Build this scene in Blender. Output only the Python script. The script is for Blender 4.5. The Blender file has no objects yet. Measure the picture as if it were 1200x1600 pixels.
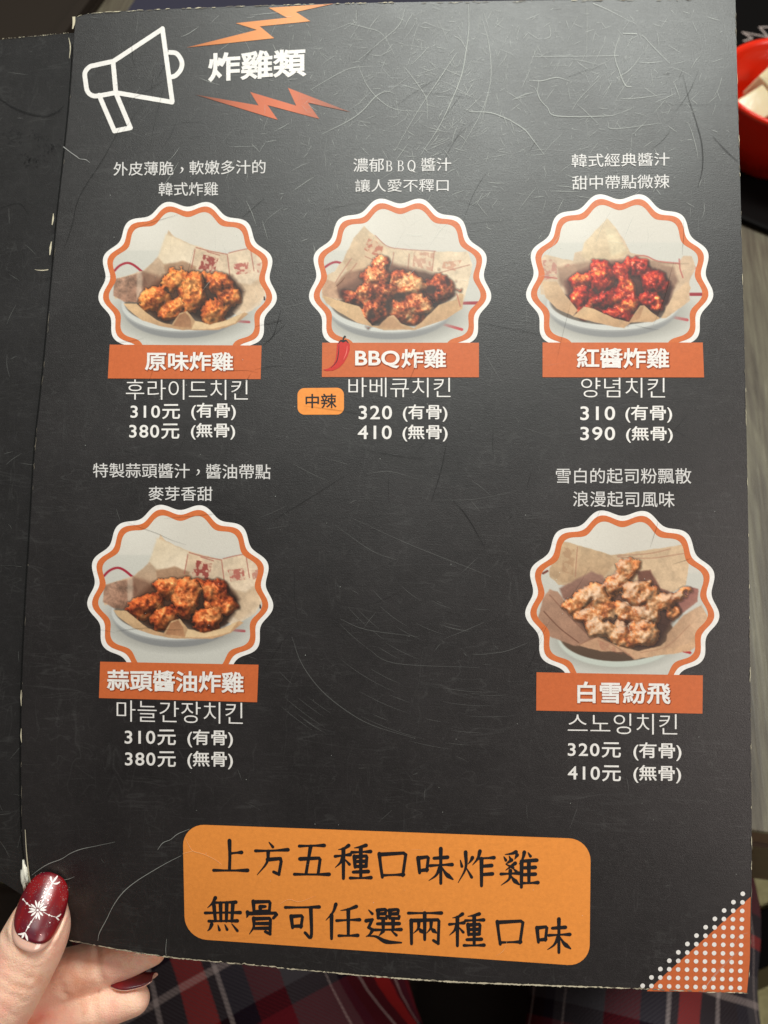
import bpy, bmesh, math, random
import numpy as np
from mathutils import Vector, Matrix
from mathutils.bvhtree import BVHTree
random.seed(7); RNG = np.random.RandomState(11)
C = bpy.context.scene.collection
SC = bpy.context.scene

# ------------------------------------------------------------------ camera
TABLE_Z = 0.74
CAM_Z = 1.10
cam_data = bpy.data.cameras.new('camera'); cam = bpy.data.objects.new('camera', cam_data); C.objects.link(cam)
SC.camera = cam
cam.location = (0, 0, CAM_Z); cam.rotation_euler = (math.radians(30), 0, 0)
cam_data.sensor_fit = 'HORIZONTAL'; cam_data.sensor_width = 24.0; cam_data.lens = 26.0
cam_data.clip_start = 0.01; cam_data.clip_end = 30
cam_data.dof.use_dof = True; cam_data.dof.focus_distance = 0.243; cam_data.dof.aperture_fstop = 15
CW = Matrix.Translation((0, 0, CAM_Z)) @ Matrix.Rotation(math.radians(30), 4, 'X')   # camera frame -> world
FPX = 1300.0

# menu pose (page frame -> camera frame), the sheet is gently bent
PP = [-0.129839, -0.059343, -0.020036, -0.00068, 0.015938, -0.24134, 0.29366]
HC = [-0.00368, -0.008762, 0.004807, 0.002198, 0.003522, 0.005622, -0.007353]
TERMS = [(2,0),(0,2),(1,1),(2,1),(1,2),(0,3),(1,3)]
PW, PH = 0.21, PP[6]
th = math.sqrt(sum(a*a for a in PP[:3])); kx, ky, kz = [a/th for a in PP[:3]]
K = np.array([[0,-kz,ky],[kz,0,-kx],[-ky,kx,0]])
RM = np.eye(3)+math.sin(th)*K+(1-math.cos(th))*K@K
TM = np.array(PP[3:6])
M_CAM = Matrix([list(RM[i])+[TM[i]] for i in range(3)]+[[0,0,0,1]])
M_WORLD = CW @ M_CAM

def hfun(x, y):
    u = x/(PW/2); v = np.clip(y/(PH/2), -1.05, 1.1)
    return sum(a*u**i*v**j for a, (i, j) in zip(HC, TERMS))

def page(px, py, lift=0.0):
    """photo measurement -> page-local xyz on the bent sheet"""
    px = np.atleast_1d(np.asarray(px, float)); py = np.atleast_1d(np.asarray(py, float))
    d = np.stack([(px-600)/FPX, -(py-800)/FPX, -np.ones_like(px)], -1)@RM
    o = -TM@RM
    z = np.zeros(len(px))
    for _ in range(10):
        t = (z-o[2])/d[:, 2]; x = o[0]+t*d[:, 0]; y = o[1]+t*d[:, 1]; z = hfun(x, y)
    return np.stack([x, y, z+lift], -1)

def on_plane_z(px, py, z):
    d = CW.to_3x3() @ Vector(((px-600)/FPX, -(py-800)/FPX, -1))
    t = (z-CAM_Z)/d.z
    return Vector((0, 0, CAM_Z))+d*t

# ------------------------------------------------------------------ world and lamps
world = bpy.data.worlds.new('World'); SC.world = world; world.use_nodes = True
world.node_tree.nodes['Background'].inputs[0].default_value = (0.75, 0.68, 0.62, 1)
world.node_tree.nodes['Background'].inputs[1].default_value = 0.17

def area(name, loc, target, size, power, col, size_y=None):
    l = bpy.data.lights.new(name, 'AREA'); l.energy = power; l.color = col
    l.shape = 'RECTANGLE' if size_y else 'DISK'; l.size = size
    if size_y: l.size_y = size_y
    o = bpy.data.objects.new(name, l); C.objects.link(o); o.location = loc
    o.rotation_euler = (Vector(target)-Vector(loc)).to_track_quat('-Z', 'Y').to_euler()
    return o
# ceiling lamp sits where the sheet mirrors it: found from the glare in the photograph
gp = page(790, -60)[0]; gpw = M_WORLD @ Vector(gp)
e = 1e-4
nx = -(hfun(gp[0]+e, gp[1])-hfun(gp[0]-e, gp[1]))/(2*e); ny = -(hfun(gp[0], gp[1]+e)-hfun(gp[0], gp[1]-e))/(2*e)
nw = (M_WORLD.to_3x3() @ Vector((nx, ny, 1))).normalized()
vdir = (Vector((0, 0, CAM_Z))-gpw).normalized()
rdir = (2*nw.dot(vdir)*nw-vdir).normalized()
lamp_loc = gpw+rdir*1.15
print('lamp', lamp_loc, 'refl', rdir)
area('ceiling_lamp', lamp_loc, gpw, 0.80, 19.5, (0.96, 1.0, 0.94), 0.34)
area('fill_light', (1.25, -0.50, 1.85), (0, 0.05, 0.85), 0.7, 10, (1.0, 0.87, 0.80))  # unseen added fill that brightens hand, cushion and lower right page

SC.view_settings.view_transform = 'Standard'; SC.view_settings.look = 'None'
SC.view_settings.exposure = 0.12; SC.view_settings.gamma = 1.0
SC.render.engine = 'CYCLES'; SC.cycles.use_denoising = True
SC.cycles.max_bounces = 6

# ------------------------------------------------------------------ helpers
def lin(c):
    c = np.asarray(c, float)/255.0
    return np.where(c <= 0.04045, c/12.92, ((c+0.055)/1.055)**2.4)
def link(o, parent=None):
    C.objects.link(o)
    if parent: o.parent = parent
    return o
def mesh(name, verts, faces, mat, parent=None, smooth=False, mw=None):
    me = bpy.data.meshes.new(name); me.from_pydata([tuple(v) for v in verts], [], [tuple(int(i) for i in f) for f in faces])
    if mat: me.materials.append(mat)
    if smooth: me.polygons.foreach_set('use_smooth', [True]*len(me.polygons))
    o = bpy.data.objects.new(name, me); link(o, parent)
    if mw is not None: o.matrix_world = mw
    return o
def bmobj(name, bm, mat, parent=None, smooth=False):
    me = bpy.data.meshes.new(name); bm.to_mesh(me); bm.free()
    if mat: me.materials.append(mat)
    if smooth: me.polygons.foreach_set('use_smooth', [True]*len(me.polygons))
    return link(bpy.data.objects.new(name, me), parent)
def empty(name, loc=(0,0,0), label=None, cat=None, group=None):
    o = bpy.data.objects.new(name, None); C.objects.link(o); o.location = loc; o.empty_display_size = 0.01
    return tag(o, label, cat, group)
def tag(o, label=None, cat=None, group=None, kind=None):
    for k, v in (('label', label), ('category', cat), ('group', group), ('kind', kind)):
        if v: o[k] = v
    return o

class Mat:
    def __init__(s, name, col=(0.5,0.5,0.5), rough=0.5, **kw):
        s.m = bpy.data.materials.new(name); s.m.use_nodes = True; s.t = s.m.node_tree
        s.b = s.t.nodes['Principled BSDF']; s.set('Base Color', (*col, 1)); s.set('Roughness', rough)
        for k, v in kw.items(): s.set(k.replace('_', ' '), v)
    def set(s, k, v): s.b.inputs[k].default_value = v
    def n(s, typ, **kw):
        nd = s.t.nodes.new(typ)
        for k, v in kw.items():
            if k in nd.inputs: nd.inputs[k].default_value = v
            else: setattr(nd, k, v)
        return nd
    def l(s, a, b): s.t.links.new(a, b)
    def coord(s, scale=(1,1,1), rot=(0,0,0), out='Object'):
        c = s.n('ShaderNodeTexCoord'); mp = s.n('ShaderNodeMapping'); mp.inputs['Scale'].default_value = scale; mp.inputs['Rotation'].default_value = rot
        s.l(c.outputs[out], mp.inputs['Vector']); return mp.outputs[0]
    def noise(s, vec, scale, detail=4, rough=0.55, dist=0.0):
        n = s.n('ShaderNodeTexNoise'); n.inputs['Scale'].default_value = scale; n.inputs['Detail'].default_value = detail
        n.inputs['Roughness'].default_value = rough; n.inputs['Distortion'].default_value = dist
        s.l(vec, n.inputs['Vector']); return n.outputs['Fac']
    def ramp(s, fac, stops):
        r = s.n('ShaderNodeValToRGB'); el = r.color_ramp.elements
        while len(el) < len(stops): el.new(0.5)
        for q, (p, c) in zip(el, stops): q.position = p; q.color = (*c, 1) if len(c) == 3 else c
        s.l(fac, r.inputs[0]); return r.outputs[0]
    def math(s, op, a, b=None, clamp=False):
        n = s.n('ShaderNodeMath', operation=op, use_clamp=clamp)
        for i, v in enumerate((a, b)):
            if v is None: continue
            if isinstance(v, (int, float)): n.inputs[i].default_value = v
            else: s.l(v, n.inputs[i])
        return n.outputs[0]
    def bump(s, fac, strength, dist):
        b = s.n('ShaderNodeBump', Strength=strength, Distance=dist); s.l(fac, b.inputs['Height']); s.l(b.outputs[0], s.b.inputs['Normal'])
        return b
def g3(v): return (v, v, v)

LAM_R = 0.475
def laminate_bump(M, strength=0.6):
    v = M.coord()
    a = M.noise(v, 2600, 3, 0.7)
    b = M.noise(v, 420, 4, 0.6)
    v2 = M.coord((160, 1500, 1), (0, 0, 0.9)); c = M.noise(v2, 1.0, 4, 0.7, 1.5)
    v3 = M.coord((140, 1300, 1), (0, 0, 2.2)); d = M.noise(v3, 1.0, 4, 0.7, 1.5)
    s1 = M.math('ADD', M.math('MULTIPLY', a, 0.8), M.math('MULTIPLY', b, 0.15))
    s2 = M.math('ADD', M.math('MULTIPLY', c, 0.25), M.math('MULTIPLY', d, 0.25))
    s = M.math('ADD', s1, s2)
    M.bump(s, strength, 0.00012)
    return a, b, c, d
def page_mat(name, c0, c1):
    M = Mat(name, c0, LAM_R); M.set('Specular IOR Level', 0.78)
    a, b, c, d = laminate_bump(M)
    v = M.coord(); big = M.noise(v, 28, 5, 0.65, 0.4)
    mixv = M.math('ADD', M.math('MULTIPLY', big, 0.6), M.math('MULTIPLY', b, 0.4))
    base = M.ramp(mixv, [(0.35, c0), (0.68, c1)])
    # a web of hair-fine rub marks: thin level lines of stretched noise
    tot = None
    for k, (sx, sy, rot, wdt, amt) in enumerate(((22, 150, .9, .012, .8), (18, 130, 2.3, .012, .8), (120, 26, .3, .011, .7), (60, 70, 1.5, .010, .8), (150, 160, 0.2, .016, .5), (300, 330, 1.1, .022, .35))):
        nz = M.noise(M.coord((sx, sy, 1), (0, 0, rot)), 1.0, 3, 0.55, 0.6)
        ln = M.math('SUBTRACT', 1.0, M.math('DIVIDE', M.math('ABSOLUTE', M.math('SUBTRACT', nz, 0.5)), wdt), clamp=True)
        br = M.math('MULTIPLY', M.math('SUBTRACT', M.noise(M.coord((45+k*9, 40, 1), (0, 0, k)), 1.0, 3, 0.6), 0.46, clamp=True), 6.0, clamp=True)
        ln = M.math('MULTIPLY', M.math('MULTIPLY', ln, br), amt)
        tot = ln if tot is None else M.math('ADD', tot, ln)
    fuzz = M.math('MULTIPLY', M.math('SUBTRACT', a, 0.52, clamp=True), 0.9)
    up = M.math('ADD', M.math('MULTIPLY', tot, 0.024), M.math('MULTIPLY', fuzz, 0.07))
    mxn = M.n('ShaderNodeMix'); mxn.data_type = 'RGBA'; M.l(M.math('MINIMUM', up, 1.0), mxn.inputs[0]); M.l(base, mxn.inputs[6]); mxn.inputs[7].default_value = (0.75, 0.76, 0.74, 1)
    M.l(mxn.outputs[2], M.b.inputs['Base Color'])
    r = M.math('ADD', M.math('MULTIPLY', big, 0.16), LAM_R-0.08)
    hair = M.math('ADD', M.math('MULTIPLY', M.math('GREATER_THAN', c, 0.66), -0.08), M.math('MULTIPLY', M.math('GREATER_THAN', d, 0.67), 0.10))
    M.l(M.math('ADD', r, hair), M.b.inputs['Roughness'])
    return M.m
def ink(name, col, rough=LAM_R, vary=0.06):
    M = Mat(name, col, rough)
    v = M.coord(); f = M.noise(v, 900, 4, 0.7)
    lo = tuple(max(0, x*(1-vary*2)) for x in col); hi = tuple(min(1, x*(1+vary)) for x in col)
    M.l(M.ramp(f, [(0.3, lo), (0.7, hi)]), M.b.inputs['Base Color'])
    M.bump(M.noise(v, 2600, 3, 0.7), 0.25, 0.0001)
    return M.m

MP = page_mat('black_laminated_card', (0.0046, 0.0033, 0.0037), (0.0128, 0.0100, 0.0106))
MPL = page_mat('black_laminated_card_left', (0.0045, 0.0040, 0.0044), (0.0125, 0.0112, 0.0120))
MWHITE = ink('white_ink', tuple(lin((236, 232, 228))))
MGREY = ink('soft_white_ink', tuple(lin((214, 211, 209))))
MORANGE = ink('orange_ink', tuple(lin((202, 102, 54))), vary=0.05)
MRING = ink('ring_orange_ink', tuple(lin((208, 110, 58))))
MPANEL = ink('amber_panel_ink', tuple(lin((242, 150, 66))), vary=0.05)
MBLACKINK = ink('black_ink', (0.012, 0.010, 0.012))
MREDINK = ink('chili_red_ink', tuple(lin((200, 42, 34))))
MSHADOW = ink('printed_soft_brown', tuple(lin((176, 84, 38))))
MEDGE = Mat('worn_card_edge', tuple(lin((205, 196, 170))), 0.8).m
MEDGE2 = Mat('worn_card_edge_grey', tuple(lin((120, 112, 98))), 0.8).m
MCHIP = Mat('torn_white_paper', tuple(lin((228, 224, 210))), 0.9).m
def scratch_mat(name, col, alpha, rough):
    M = Mat(name, col, rough); M.set('Alpha', alpha); M.set('Specular IOR Level', 0.3); return M.m
MS1 = scratch_mat('light_scratch', (0.72, 0.75, 0.70), 0.42, 0.6)
MS2 = scratch_mat('faint_scratch', (0.55, 0.57, 0.54), 0.125, 0.6)
MS3 = scratch_mat('dark_scratch', (0.004, 0.004, 0.004), 0.42, 0.9)

# ------------------------------------------------------------------ surroundings
def box_bm(bm, lo, hi, bevel=0):
    r = bmesh.ops.create_cube(bm, size=1)
    vs = r['verts']
    for v in vs:
        v.co = Vector([(lo[i]+hi[i])/2+v.co[i]*(hi[i]-lo[i]) for i in range(3)])
    if bevel:
        es = list({e for v in vs for e in v.link_edges})
        bmesh.ops.bevel(bm, geom=es, offset=bevel, segments=3, affect='EDGES', profile=0.6)

# floor
MF = Mat('mottled_khaki_floor', (0.3, 0.3, 0.2), 0.6)
v = MF.coord(); MF.l(MF.ramp(MF.noise(v, 18, 6, 0.65, 0.8), [(0.3, tuple(lin((120,118,84)))), (0.55, tuple(lin((188,186,140)))), (0.75, tuple(lin((214,212,170))))]), MF.b.inputs['Base Color'])
fl = mesh('floor', [(-3,-2,0),(3,-2,0),(3,4,0),(-3,4,0)], [(0,1,2,3)], MF.m); tag(fl, 'pale khaki mottled floor far below the table', kind='structure')

# table
MT = Mat('grey_brown_wood', (0.2,0.17,0.13), 0.42)
v = MT.coord((9, 0.9, 1), (0, 0, -0.06)); f1 = MT.noise(v, 9, 6, 0.65, 0.6)
v = MT.coord((60, 2.0, 1), (0, 0, -0.06)); f2 = MT.noise(v, 9, 5, 0.7, 0.3)
v = MT.coord((300, 10, 1), (0, 0, -0.06)); f3 = MT.noise(v, 6, 3, 0.6)
f = MT.math('ADD', MT.math('MULTIPLY', f1, 0.55), MT.math('ADD', MT.math('MULTIPLY', f2, 0.35), MT.math('MULTIPLY', f3, 0.12)))
MT.l(MT.ramp(f, [(0.36, tuple(lin((56,49,40)))), (0.48, tuple(lin((83,75,63)))), (0.56, tuple(lin((100,94,78)))), (0.7, tuple(lin((133,125,107))))]), MT.b.inputs['Base Color'])
MT.bump(f2, 0.2, 0.0006)
MTE = Mat('pale_table_lip', tuple(lin((176,162,132))), 0.5).m
MTB = Mat('reddish_edge_band', tuple(lin((92,58,44))), 0.5).m
MAP = Mat('dark_brown_apron', tuple(lin((70,52,34))), 0.5)
v = MAP.coord((2, 40, 40)); MAP.l(MAP.ramp(MAP.noise(v, 6, 4), [(0.3, tuple(lin((60,44,28)))), (0.7, tuple(lin((84,62,40))))]), MAP.b.inputs['Base Color'])
YE = on_plane_z(1185, 1299, TABLE_Z).y
table = empty('table', (0, YE, 0), 'grey brown wood table with dark apron along its near edge', 'table')
def tpart(name, lo, hi, mat, bev=0.0):
    bm = bmesh.new(); box_bm(bm, lo, hi, bev); o = bmobj(name, bm, mat, table); return o
tpart('tabletop', (-0.9, 0.0, TABLE_Z-0.004), (0.9, 1.5, TABLE_Z), MT.m, 0.0008)
tpart('edge_band', (-0.9, 0.0006, TABLE_Z-0.024), (0.9, 1.499, TABLE_Z-0.0045), MTB)
tpart('edge_lip', (-0.9, 0.003, TABLE_Z-0.031), (0.9, 1.499, TABLE_Z-0.0245), MAP.m)
tpart('apron', (-0.88, -0.0, TABLE_Z-0.115), (0.88, 1.45, TABLE_Z-0.0315), MAP.m)
for sx in (-0.82, 0.82):
    for sy in (0.08, 1.38):
        tpart('leg', (sx-0.03, sy-0.03, 0.001), (sx+0.03, sy+0.03, TABLE_Z-0.1155), MAP.m, 0.004)
table.rotation_euler = (0, 0, math.radians(-7))
pe = on_plane_z(1185, 1299, TABLE_Z)
table.location = (0, pe.y+math.tan(math.radians(7))*pe.x, 0)

def lathe(profile, n=64):
    vs, fs = [], []
    m = len(profile)
    for i in range(n):
        a = 2*math.pi*i/n
        for r, z in profile: vs.append((r*math.cos(a), r*math.sin(a), z))
    for i in range(n):
        for j in range(m-1):
            a = i*m+j; b = ((i+1) % n)*m+j
            fs.append((a, b, b+1, a+1))
    return vs, fs

# black round plate under the bowl
MPLATE = Mat('black_stoneware', (0.0035,0.003,0.003), 0.6, Specular_IOR_Level=0.04).m
RIMZ = TABLE_Z+0.052
bc = Vector((0.822*(CAM_Z-RIMZ), 1.561*(CAM_Z-RIMZ), 0)); BR = 0.154*(CAM_Z-RIMZ)
pt = on_plane_z(1180, 350, TABLE_Z+0.004)
pdir = (Vector((bc.x+0.075, bc.y+0.07, 0))-Vector((pt.x, pt.y, 0))).normalized(); PR = 0.165
pc = Vector((pt.x, pt.y, 0))+pdir*PR
plate = empty('plate', (pc.x, pc.y, TABLE_Z), 'large round black plate under the red bowl', 'plate')
vs, fs = lathe([(0.0005,0.0015),(PR-0.02,0.0015),(PR-0.006,0.003),(PR,0.0045),(PR+0.001,0.003),(PR-0.006,0.0005),(0.0005,0.0004)], 96)
mesh('dish', vs, fs, MPLATE, plate, True)
# zigzag drawn on the plate
MZ = Mat('pale_zigzag_line', tuple(lin((150,135,130))), 0.6).m
def plate_line(pts, w):
    P = [on_plane_z(x, y, TABLE_Z+0.0022)-Vector((pc.x, pc.y, TABLE_Z)) for x, y in pts]
    vs, fs = [], []
    for a, b in zip(P[:-1], P[1:]):
        d = (b-a); d.z = 0; d.normalize(); s = Vector((-d.y, d.x, 0))*w
        k = len(vs); vs += [a-s-d*w, a+s-d*w, b+s+d*w, b-s+d*w]; fs.append((k, k+3, k+2, k+1))
        for q in range(4): vs[k+q].z += 0.00004*len(fs)
    return mesh('zigzag_line', vs, fs, MZ, plate)
plate_line([(1163,64),(1175,60),(1161,51),(1200,58),(1187,43),(1216,42),(1228,52),(1240,38),(1256,50)], 0.0008)

# bowl and radish
MR = Mat('glossy_red_plastic', tuple(lin((222, 40, 10))), 0.28)
MR.set('Subsurface Weight', 0.15); MR.set('Subsurface Radius', (0.02, 0.004, 0.002)); MR.set('Subsurface Scale', 0.2)
hb = RIMZ-TABLE_Z-0.002
bowl = empty('bowl', (bc.x, bc.y, TABLE_Z+0.0018), 'small red bowl holding white radish cubes', 'bowl')
R0 = BR
prof = [(0.0005,0.006),(R0*0.45,0.0065),(R0*0.66,0.012),(R0*0.80,0.024),(R0*0.88,hb*0.75),(R0*0.93,hb-0.003),(R0*0.955,hb),(R0*0.99,hb),(R0,hb-0.0025),(R0*0.955,hb-0.005),(R0*0.90,hb*0.62),(R0*0.82,0.020),(R0*0.66,0.008),(R0*0.60,0.0035),(R0*0.58,0.0002),(R0*0.54,0.0002),(R0*0.5,0.003),(0.0005,0.003)]
vs, fs = lathe(prof, 80)
o = mesh('shell', vs, fs, MR.m, bowl, True)
MRAD = Mat('white_radish', tuple(lin((206, 192, 158))), 0.25)
MRAD.set('Subsurface Weight', 0.5); MRAD.set('Subsurface Radius', (0.01, 0.008, 0.005)); MRAD.set('Subsurface Scale', 0.4)
v = MRAD.coord(); MRAD.bump(MRAD.noise(v, 160, 3), 0.25, 0.001)
cube_me = None
bm = bmesh.new(); box_bm(bm, (-0.0102,-0.0094,-0.008), (0.0102,0.0094,0.008), 0.0016); cube_me = bpy.data.meshes.new('radish_cube'); bm.to_mesh(cube_me); bm.free()
cube_me.materials.append(MRAD.m); cube_me.polygons.foreach_set('use_smooth', [True]*len(cube_me.polygons))
spots = [(-0.0235,-0.006,0.036,(0.35,-0.25,0.5),'white radish cube at the left of the red bowl, nearest the menu edge'),
         (-0.004,-0.020,0.035,(-0.2,0.25,1.1),'white radish cube at the front of the red bowl'),
         (0.000,0.003,0.042,(0.15,0.2,0.2),'white radish cube on top in the middle of the red bowl'),
         (-0.008,0.020,0.034,(0.4,0.1,0.9),'white radish cube at the back of the red bowl'),
         (0.020,-0.008,0.036,(0.2,-0.3,0.1),'white radish cube at the right of the red bowl'),
         (0.017,0.016,0.035,(-0.3,0.2,0.6),'white radish cube at the back right of the red bowl')]
for i, (x, y, z, r, lb) in enumerate(spots):
    o = bpy.data.objects.new('radish_cube', cube_me); C.objects.link(o); o.location = (bc.x+x, bc.y+y, TABLE_Z+z); o.rotation_euler = r
    tag(o, lb, 'radish', 'radish cubes in the red bowl')

# dark tray at the far left, navy placemat behind the menu
MTRAY = Mat('dark_brown_tray', tuple(lin((38, 31, 25))), 0.7, Specular_IOR_Level=0.15).m
t0 = on_plane_z(133, 26, TABLE_Z+0.006); t1 = on_plane_z(154, -2, TABLE_Z+0.006)
d = (t1-t0); d.z = 0; d.normalize(); s = Vector((-d.y, d.x, 0))
tr = empty('tray', (t0.x, t0.y, TABLE_Z), 'dark brown tray on the table beyond the left page', 'tray')
ang = math.atan2(d.y, d.x)
bm = bmesh.new(); box_bm(bm, (-0.25, 0.0, 0.0005), (0.35, 0.40, 0.005), 0.0015); bmobj('base', bm, MTRAY, tr)
for lo, hi in (((-0.25,0.0,0.0052),(0.35,0.008,0.012)), ((-0.25,0.392,0.0052),(0.35,0.40,0.012)), ((0.342,0.0085,0.0052),(0.35,0.3915,0.012)), ((-0.25,0.0085,0.0052),(-0.242,0.3915,0.012))):
    bm = bmesh.new(); box_bm(bm, lo, hi, 0.001); bmobj('rim', bm, MTRAY, tr)
tr.rotation_euler = (0, 0, ang)
MNV = Mat('navy_cloth', tuple(lin((38, 36, 54))), 0.9)
v = MNV.coord((900,900,1)); MNV.bump(MNV.noise(v, 1, 2), 0.4, 0.0005)
a0 = on_plane_z(203, 14, TABLE_Z+0.001); a1 = on_plane_z(214, -2, TABLE_Z+0.001)
d = (a1-a0); d.z = 0; d.normalize()
nv = empty('placemat', (a0.x, a0.y, TABLE_Z), 'dark navy cloth placemat beyond the top edge of the menu', 'placemat')
bm = bmesh.new(); box_bm(bm, (-0.22, -0.33, 0.0004), (0.16, 0.0, 0.0025), 0.0008); bmobj('cloth', bm, MNV.m, nv)
nv.rotation_euler = (0, 0, math.atan2(d.y, d.x))

# ------------------------------------------------------------------ chair seat, backpack
MSEAT = Mat('dark_brown_seat', tuple(lin((62, 50, 38))), 0.5).m
chair = empty('bench', (0.03, -0.12, 0), 'dark brown bench seat seen between the plaid trouser legs', 'bench')
bm = bmesh.new(); box_bm(bm, (-0.73, -0.22, 0.405), (0.20, 0.19, 0.44), 0.008); bmobj('seat', bm, MSEAT, chair)
for sx in (-0.70, 0.18):
    for sy in (-0.2, 0.16):
        bm = bmesh.new(); box_bm(bm, (sx-0.018, sy-0.018, 0.001), (sx+0.018, sy+0.018, 0.4045), 0.003); bmobj('leg', bm, MSEAT, chair)

# khaki cushion at the right with a black and olive strap across it
CZ = 0.47
MK = Mat('mottled_khaki_fabric', (0.5,0.5,0.35), 0.8)
v = MK.coord(); MK.l(MK.ramp(MK.noise(v, 45, 5, 0.6, 0.8), [(0.3, tuple(lin((168,166,120)))), (0.55, tuple(lin((214,214,160)))), (0.75, tuple(lin((236,236,196))))]), MK.b.inputs['Base Color'])
MK.bump(MK.noise(v, 60, 4), 0.5, 0.003)
k0 = on_plane_z(1200, 1440, CZ)
cu = empty('cushion', (k0.x, k0.y, CZ), 'pale khaki cushion at the right, below the table edge', 'cushion')
bm = bmesh.new(); box_bm(bm, (-0.045, -0.16, -0.06), (0.36, 0.30, 0.0), 0.012); bmobj('pad', bm, MK.m, cu, True)
bm = bmesh.new(); box_bm(bm, (-0.03, -0.15, -0.43), (0.34, 0.27, -0.0605), 0.01); bmobj('base', bm, MSEAT, cu)
MBAG = Mat('black_webbing', (0.004,0.004,0.004), 0.8, Specular_IOR_Level=0.1).m
MOLIVE = Mat('olive_webbing', tuple(lin((80, 74, 42))), 0.8).m
b0 = on_plane_z(1172, 1430, CZ+.004); b1 = on_plane_z(1200, 1414, CZ+.004)
st = empty('strap', (b0.x, b0.y, CZ+.0005), 'black strap with an olive border lying across the khaki cushion', 'strap')
bm = bmesh.new(); box_bm(bm, (-0.03, -0.030, 0.0), (0.35, 0.0, 0.004), 0.0012); bmobj('webbing', bm, MBAG, st)
bm = bmesh.new(); box_bm(bm, (-0.03, -0.0405, 0.0), (0.35, -0.0302, 0.003), 0.001); bmobj('border', bm, MOLIVE, st)
st.rotation_euler = (0, 0, math.atan2(b1.y-b0.y, b1.x-b0.x)*0.8)
# ------------------------------------------------------------------ strips used for print and nail art
def smooth_poly(pts, per=8):
    P = np.array(pts, float)
    if len(P) < 3:
        t = np.linspace(0, 1, per)[:, None]; return P[0]*(1-t)+P[-1]*t
    Q = np.vstack([2*P[0]-P[1], P, 2*P[-1]-P[-2]]); out = []
    for i in range(1, len(Q)-2):
        for k in range(per):
            t = k/per
            out.append(0.5*((2*Q[i])+(-Q[i-1]+Q[i+1])*t+(2*Q[i-1]-5*Q[i]+4*Q[i+1]-Q[i+2])*t*t+(-Q[i-1]+3*Q[i]-3*Q[i+1]+Q[i+2])*t**3))
    out.append(P[-1]); return np.array(out)
class Strips:
    def __init__(s): s.v = []; s.f = []; s.k = 0
    def add(s, pts, w, fn=page, lift=1e-4, smooth=True, dz=1.2e-7):
        P = smooth_poly(pts, 6) if smooth and len(pts) > 2 else np.array(pts, float)
        n = len(P); w = np.interp(np.linspace(0, 1, n), np.linspace(0, 1, len(w)), w) if hasattr(w, '__len__') else np.full(n, w)
        d = np.gradient(P, axis=0); d /= np.linalg.norm(d, axis=1)[:, None]+1e-9; nn = np.stack([-d[:, 1], d[:, 0]], 1)
        V = np.vstack([P+nn*w[:, None]/2, P-nn*w[:, None]/2]); s.k += 1
        base = sum(len(a) for a in s.v)
        s.v.append(fn(V[:, 0], V[:, 1], lift+s.k*dz)); s.f += [(base+i, base+i+1, base+n+i+1, base+n+i) for i in range(n-1)]
        return s
    def dot(s, c, r, fn=page, lift=1e-4, n=14):
        base = sum(len(a) for a in s.v); a = np.arange(n)*2*math.pi/n; s.k += 1
        s.v.append(fn(c[0]+r*np.cos(a), c[1]+r*np.sin(a), lift+s.k*1.2e-7)); s.f.append(tuple(range(base, base+n)))
        return s
    def build(s, name, mat, parent, label=None, kind=None):
        o = mesh(name, np.vstack(s.v), s.f, mat, parent); return tag(o, label, kind=kind)

# ------------------------------------------------------------------ person: left hand and plaid lap
def ray(px, py, depth):
    return CW @ Vector(((px-600)/FPX*depth, -(py-800)/FPX*depth, -depth))
def pdepth(px, py):
    p = M_CAM @ Vector(page(px, py)[0]); return -p.z
person = empty('person', (0, -0.15, 0.5), 'person in plaid trousers holding the menu with red nails', 'person')
PD = pdepth(60, 1440)
def sk(px, py, dd, r_px):
    """joint: photo position, depth relative to the sheet at the thumb, radius in photo px at that depth"""
    dep = PD+dd; return ray(px, py, dep), r_px/FPX*dep
hand_chains = [
  [sk(78,1401,-.0065,27), sk(68,1428,-.0078,43), sk(56,1461,-.0088,50), sk(35,1503,-.0095,52), sk(6,1552,-.010,55), sk(-34,1612,-.008,62), sk(-105,1700,.006,82), sk(-190,1790,.02,105)],
  [sk(236,1484,.0095,25), sk(200,1493,.0100,32), sk(152,1507,.0105,34.5), sk(96,1524,.0105,38), sk(34,1546,.0110,42), sk(-60,1590,.014,46), sk(-150,1660,.020,60)],
  [sk(208,1561,.0085,26), sk(168,1571,.0090,30.5), sk(122,1584,.0095,33), sk(70,1606,.0100,38), sk(0,1640,.013,42), sk(-80,1680,.018,50), sk(-165,1730,.022,62)],
  [sk(170,1640,.012,27), sk(120,1652,.013,32), sk(50,1676,.014,36), sk(-30,1710,.018,42), sk(-120,1760,.024,56), sk(-190,1800,.026,66)],
  [sk(120,1712,.016,24), sk(70,1722,.017,28), sk(10,1742,.018,32), sk(-60,1770,.022,38), sk(-150,1820,.028,50), sk(-220,1860,.028,60)],
  [sk(-120,1650,.016,74), sk(-190,1780,.022,112), sk(-290,1900,.030,120), sk(-420,2040,.045,118), sk(-640,2280,.07,130), sk(-950,2600,.10,150)]]
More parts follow.
